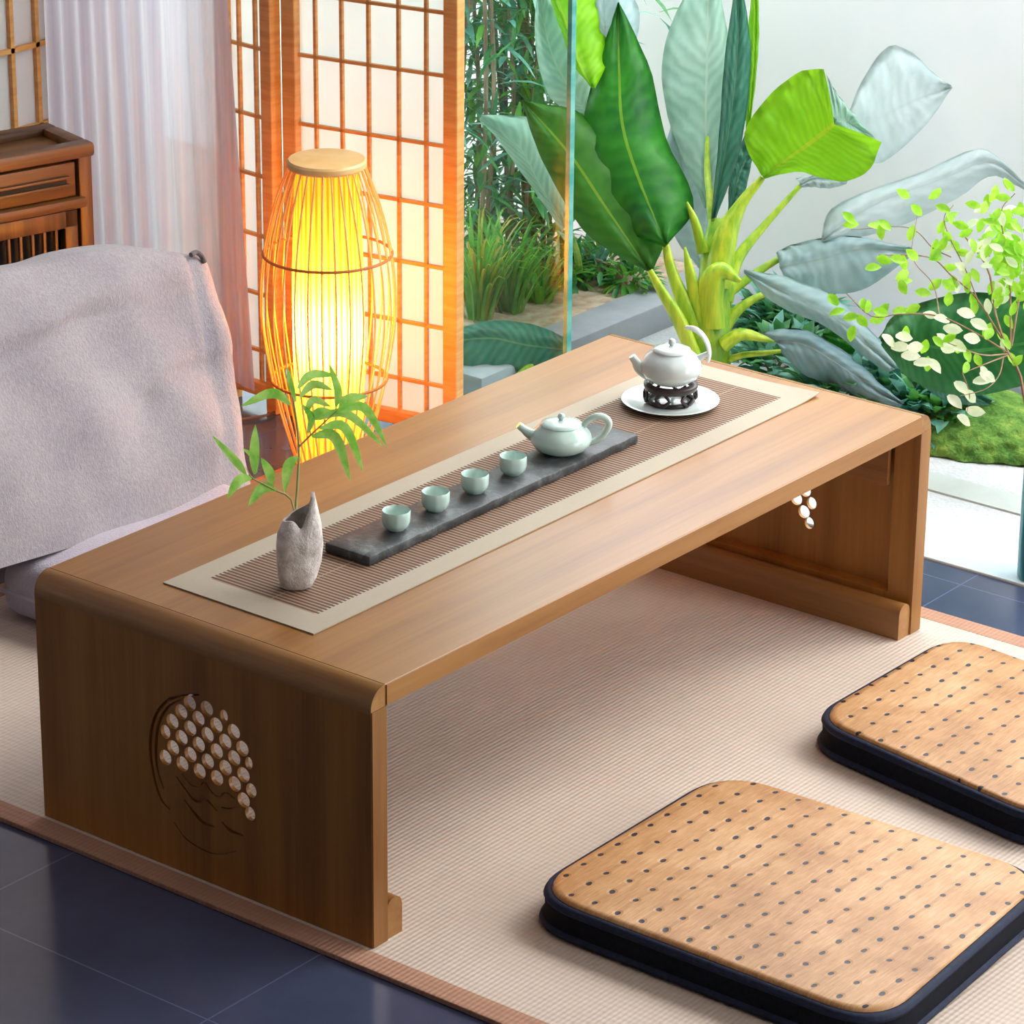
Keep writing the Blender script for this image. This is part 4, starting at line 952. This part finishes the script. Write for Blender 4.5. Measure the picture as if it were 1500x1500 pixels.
tw = [([GV+V((0, 0, .02)), q5(1500, 680), q5(1430, 500), q5(1390, 380), q5(1370, 300, .02), q4(1340, 1180, .03), q4(1240, 1040, .04)], .0024),
      ([q5(1430, 500), q5(1300, 420, -.02), q5(1130, 340, -.03), q5(960, 330, -.03), q5(830, 340, -.02), q5(720, 240, 0)], .0013), ([q5(1430, 510), q5(1330, 550, -.03), q5(1230, 590, -.05)], .0012),
      ([q5(1430, 505), q5(1320, 510, -.04), q5(1200, 470, -.05), q5(1100, 430, -.06)], .0011), ([q5(1410, 450), q5(1290, 260, .02), q5(1180, 160, .02), q5(1080, 80, .03), q4(860, 1120, .04)], .0014),
      ([q4(1300, 1330), q4(1250, 1200, .0), q4(1150, 980, .02), q4(1190, 900, .02)], .001), ([q5(1440, 480), q4(1440, 1300), q4(1420, 1100, -.02), q4(1400, 930, -.03), q4(1460, 850, -.03)], .0015),
      ([q5(1445, 470), q4(1500, 1200, .02), q4(1560, 1000, .02)], .0014), ([q5(1410, 520), q5(1390, 600, -.03), q5(1330, 660, -.05), q5(1220, 690, -.06)], .001), ([q5(1230, 590, -.05), q5(1260, 680, -.05), q5(1250, 760, -.05)], .0008),
      ([q5(1130, 340, -.03), q4(1100, 1250, 0), q4(1010, 1130, .0), q4(1030, 950, .01)], .0009), ([q4(1180, 1130, .02), q4(1100, 1090, .02), q4(990, 1000, .03), q4(740, 1010, .04)], .0009)]
bm = B()
for P, w in tw: tube(bm, P, [w, w*.45], 20, 6)
obj('twigs', bm, m_twig, br)
m_l1 = leafmat('lime_leaflet', '8ccf2a', 'b2e34e', .5, .4, 60); m_l2 = leafmat('cream_leaflet', 'dcecc0', 'f2f5dc', .5, .4, 60)
rnd = random.Random(5); bm = B(); bm2 = B()
def lf(bmx, p, L_, w_, a=None):
    a = rnd.uniform(0, 6.283) if a is None else a
    d = RT*math.cos(a)-UP*math.sin(a)*1.0+FW*rnd.uniform(-.5, .5); n_ = (-FW+RT*rnd.uniform(-.6, .6)+UP*rnd.uniform(-.3, .7)).normalized()
    leafy(bmx, p, d, L_, w_, up=n_, fold=.18, droop=.12, n=5)
cream = [(900,435),(940,490),(985,525),(1040,560),(960,440),(1010,490),(1100,540),(1130,360),(1170,400),(1230,330),(1260,440),(1200,460),(1220,640),(1300,640),(1260,680),(1330,600),(1190,700),(1230,790),(1270,760),(1160,470),(1290,370)]
for x, y in cream: lf(bm2, q5(x-25, y-12, rnd.uniform(-.06, -.03)), .026, .015, rnd.uniform(-.1, .9))
lime5 = [(730,320),(790,350),(830,390),(880,350),(940,330),(770,390),(840,370),(1000,390),(1090,590),(1230,510),(1090,450),(920,340),(700,300),(1340,440),(1160,480),(1350,450),(1300,340),(1060,300),(1040,240),(1000,250),(870,90),(930,90),(990,80),(1010,150),(1050,100),(1100,100),(1150,50),(960,200),(1160,190),(1100,230),(820,140),(1190,240)]
for x, y in lime5: lf(bm, q5(x-18, y-8, rnd.uniform(-.04, .04)), .022, .013)
lime4 = [(720,1000),(770,990),(830,1000),(885,995),(930,1020),(1020,910),(1030,1000),(1010,880),(1170,985),(1190,940),(1150,840),(1140,1110),(1130,1060),(1270,1010)]
for x, y in lime4: lf(bm, q4(x-15, y-10, rnd.uniform(0, .04)), .022, .012)
for i in range(150):
    x, y = rnd.gauss(1430, 75), rnd.gauss(1080, 150)
    if y > 820: lf(bm if rnd.random() < .85 else bm2, q4(x, y, rnd.uniform(-.06, .06)), .021, .011)
for i in range(40):
    P, w = rnd.choice(tw[:8]); c_ = catmull(P[1:], 30); p = rnd.choice(c_); lf(bm if rnd.random() < .7 else bm2, p, .019, .011)
obj('lime_leaves', bm, m_l1, br, angle=180); obj('cream_leaves', bm2, m_l2, br, angle=180)
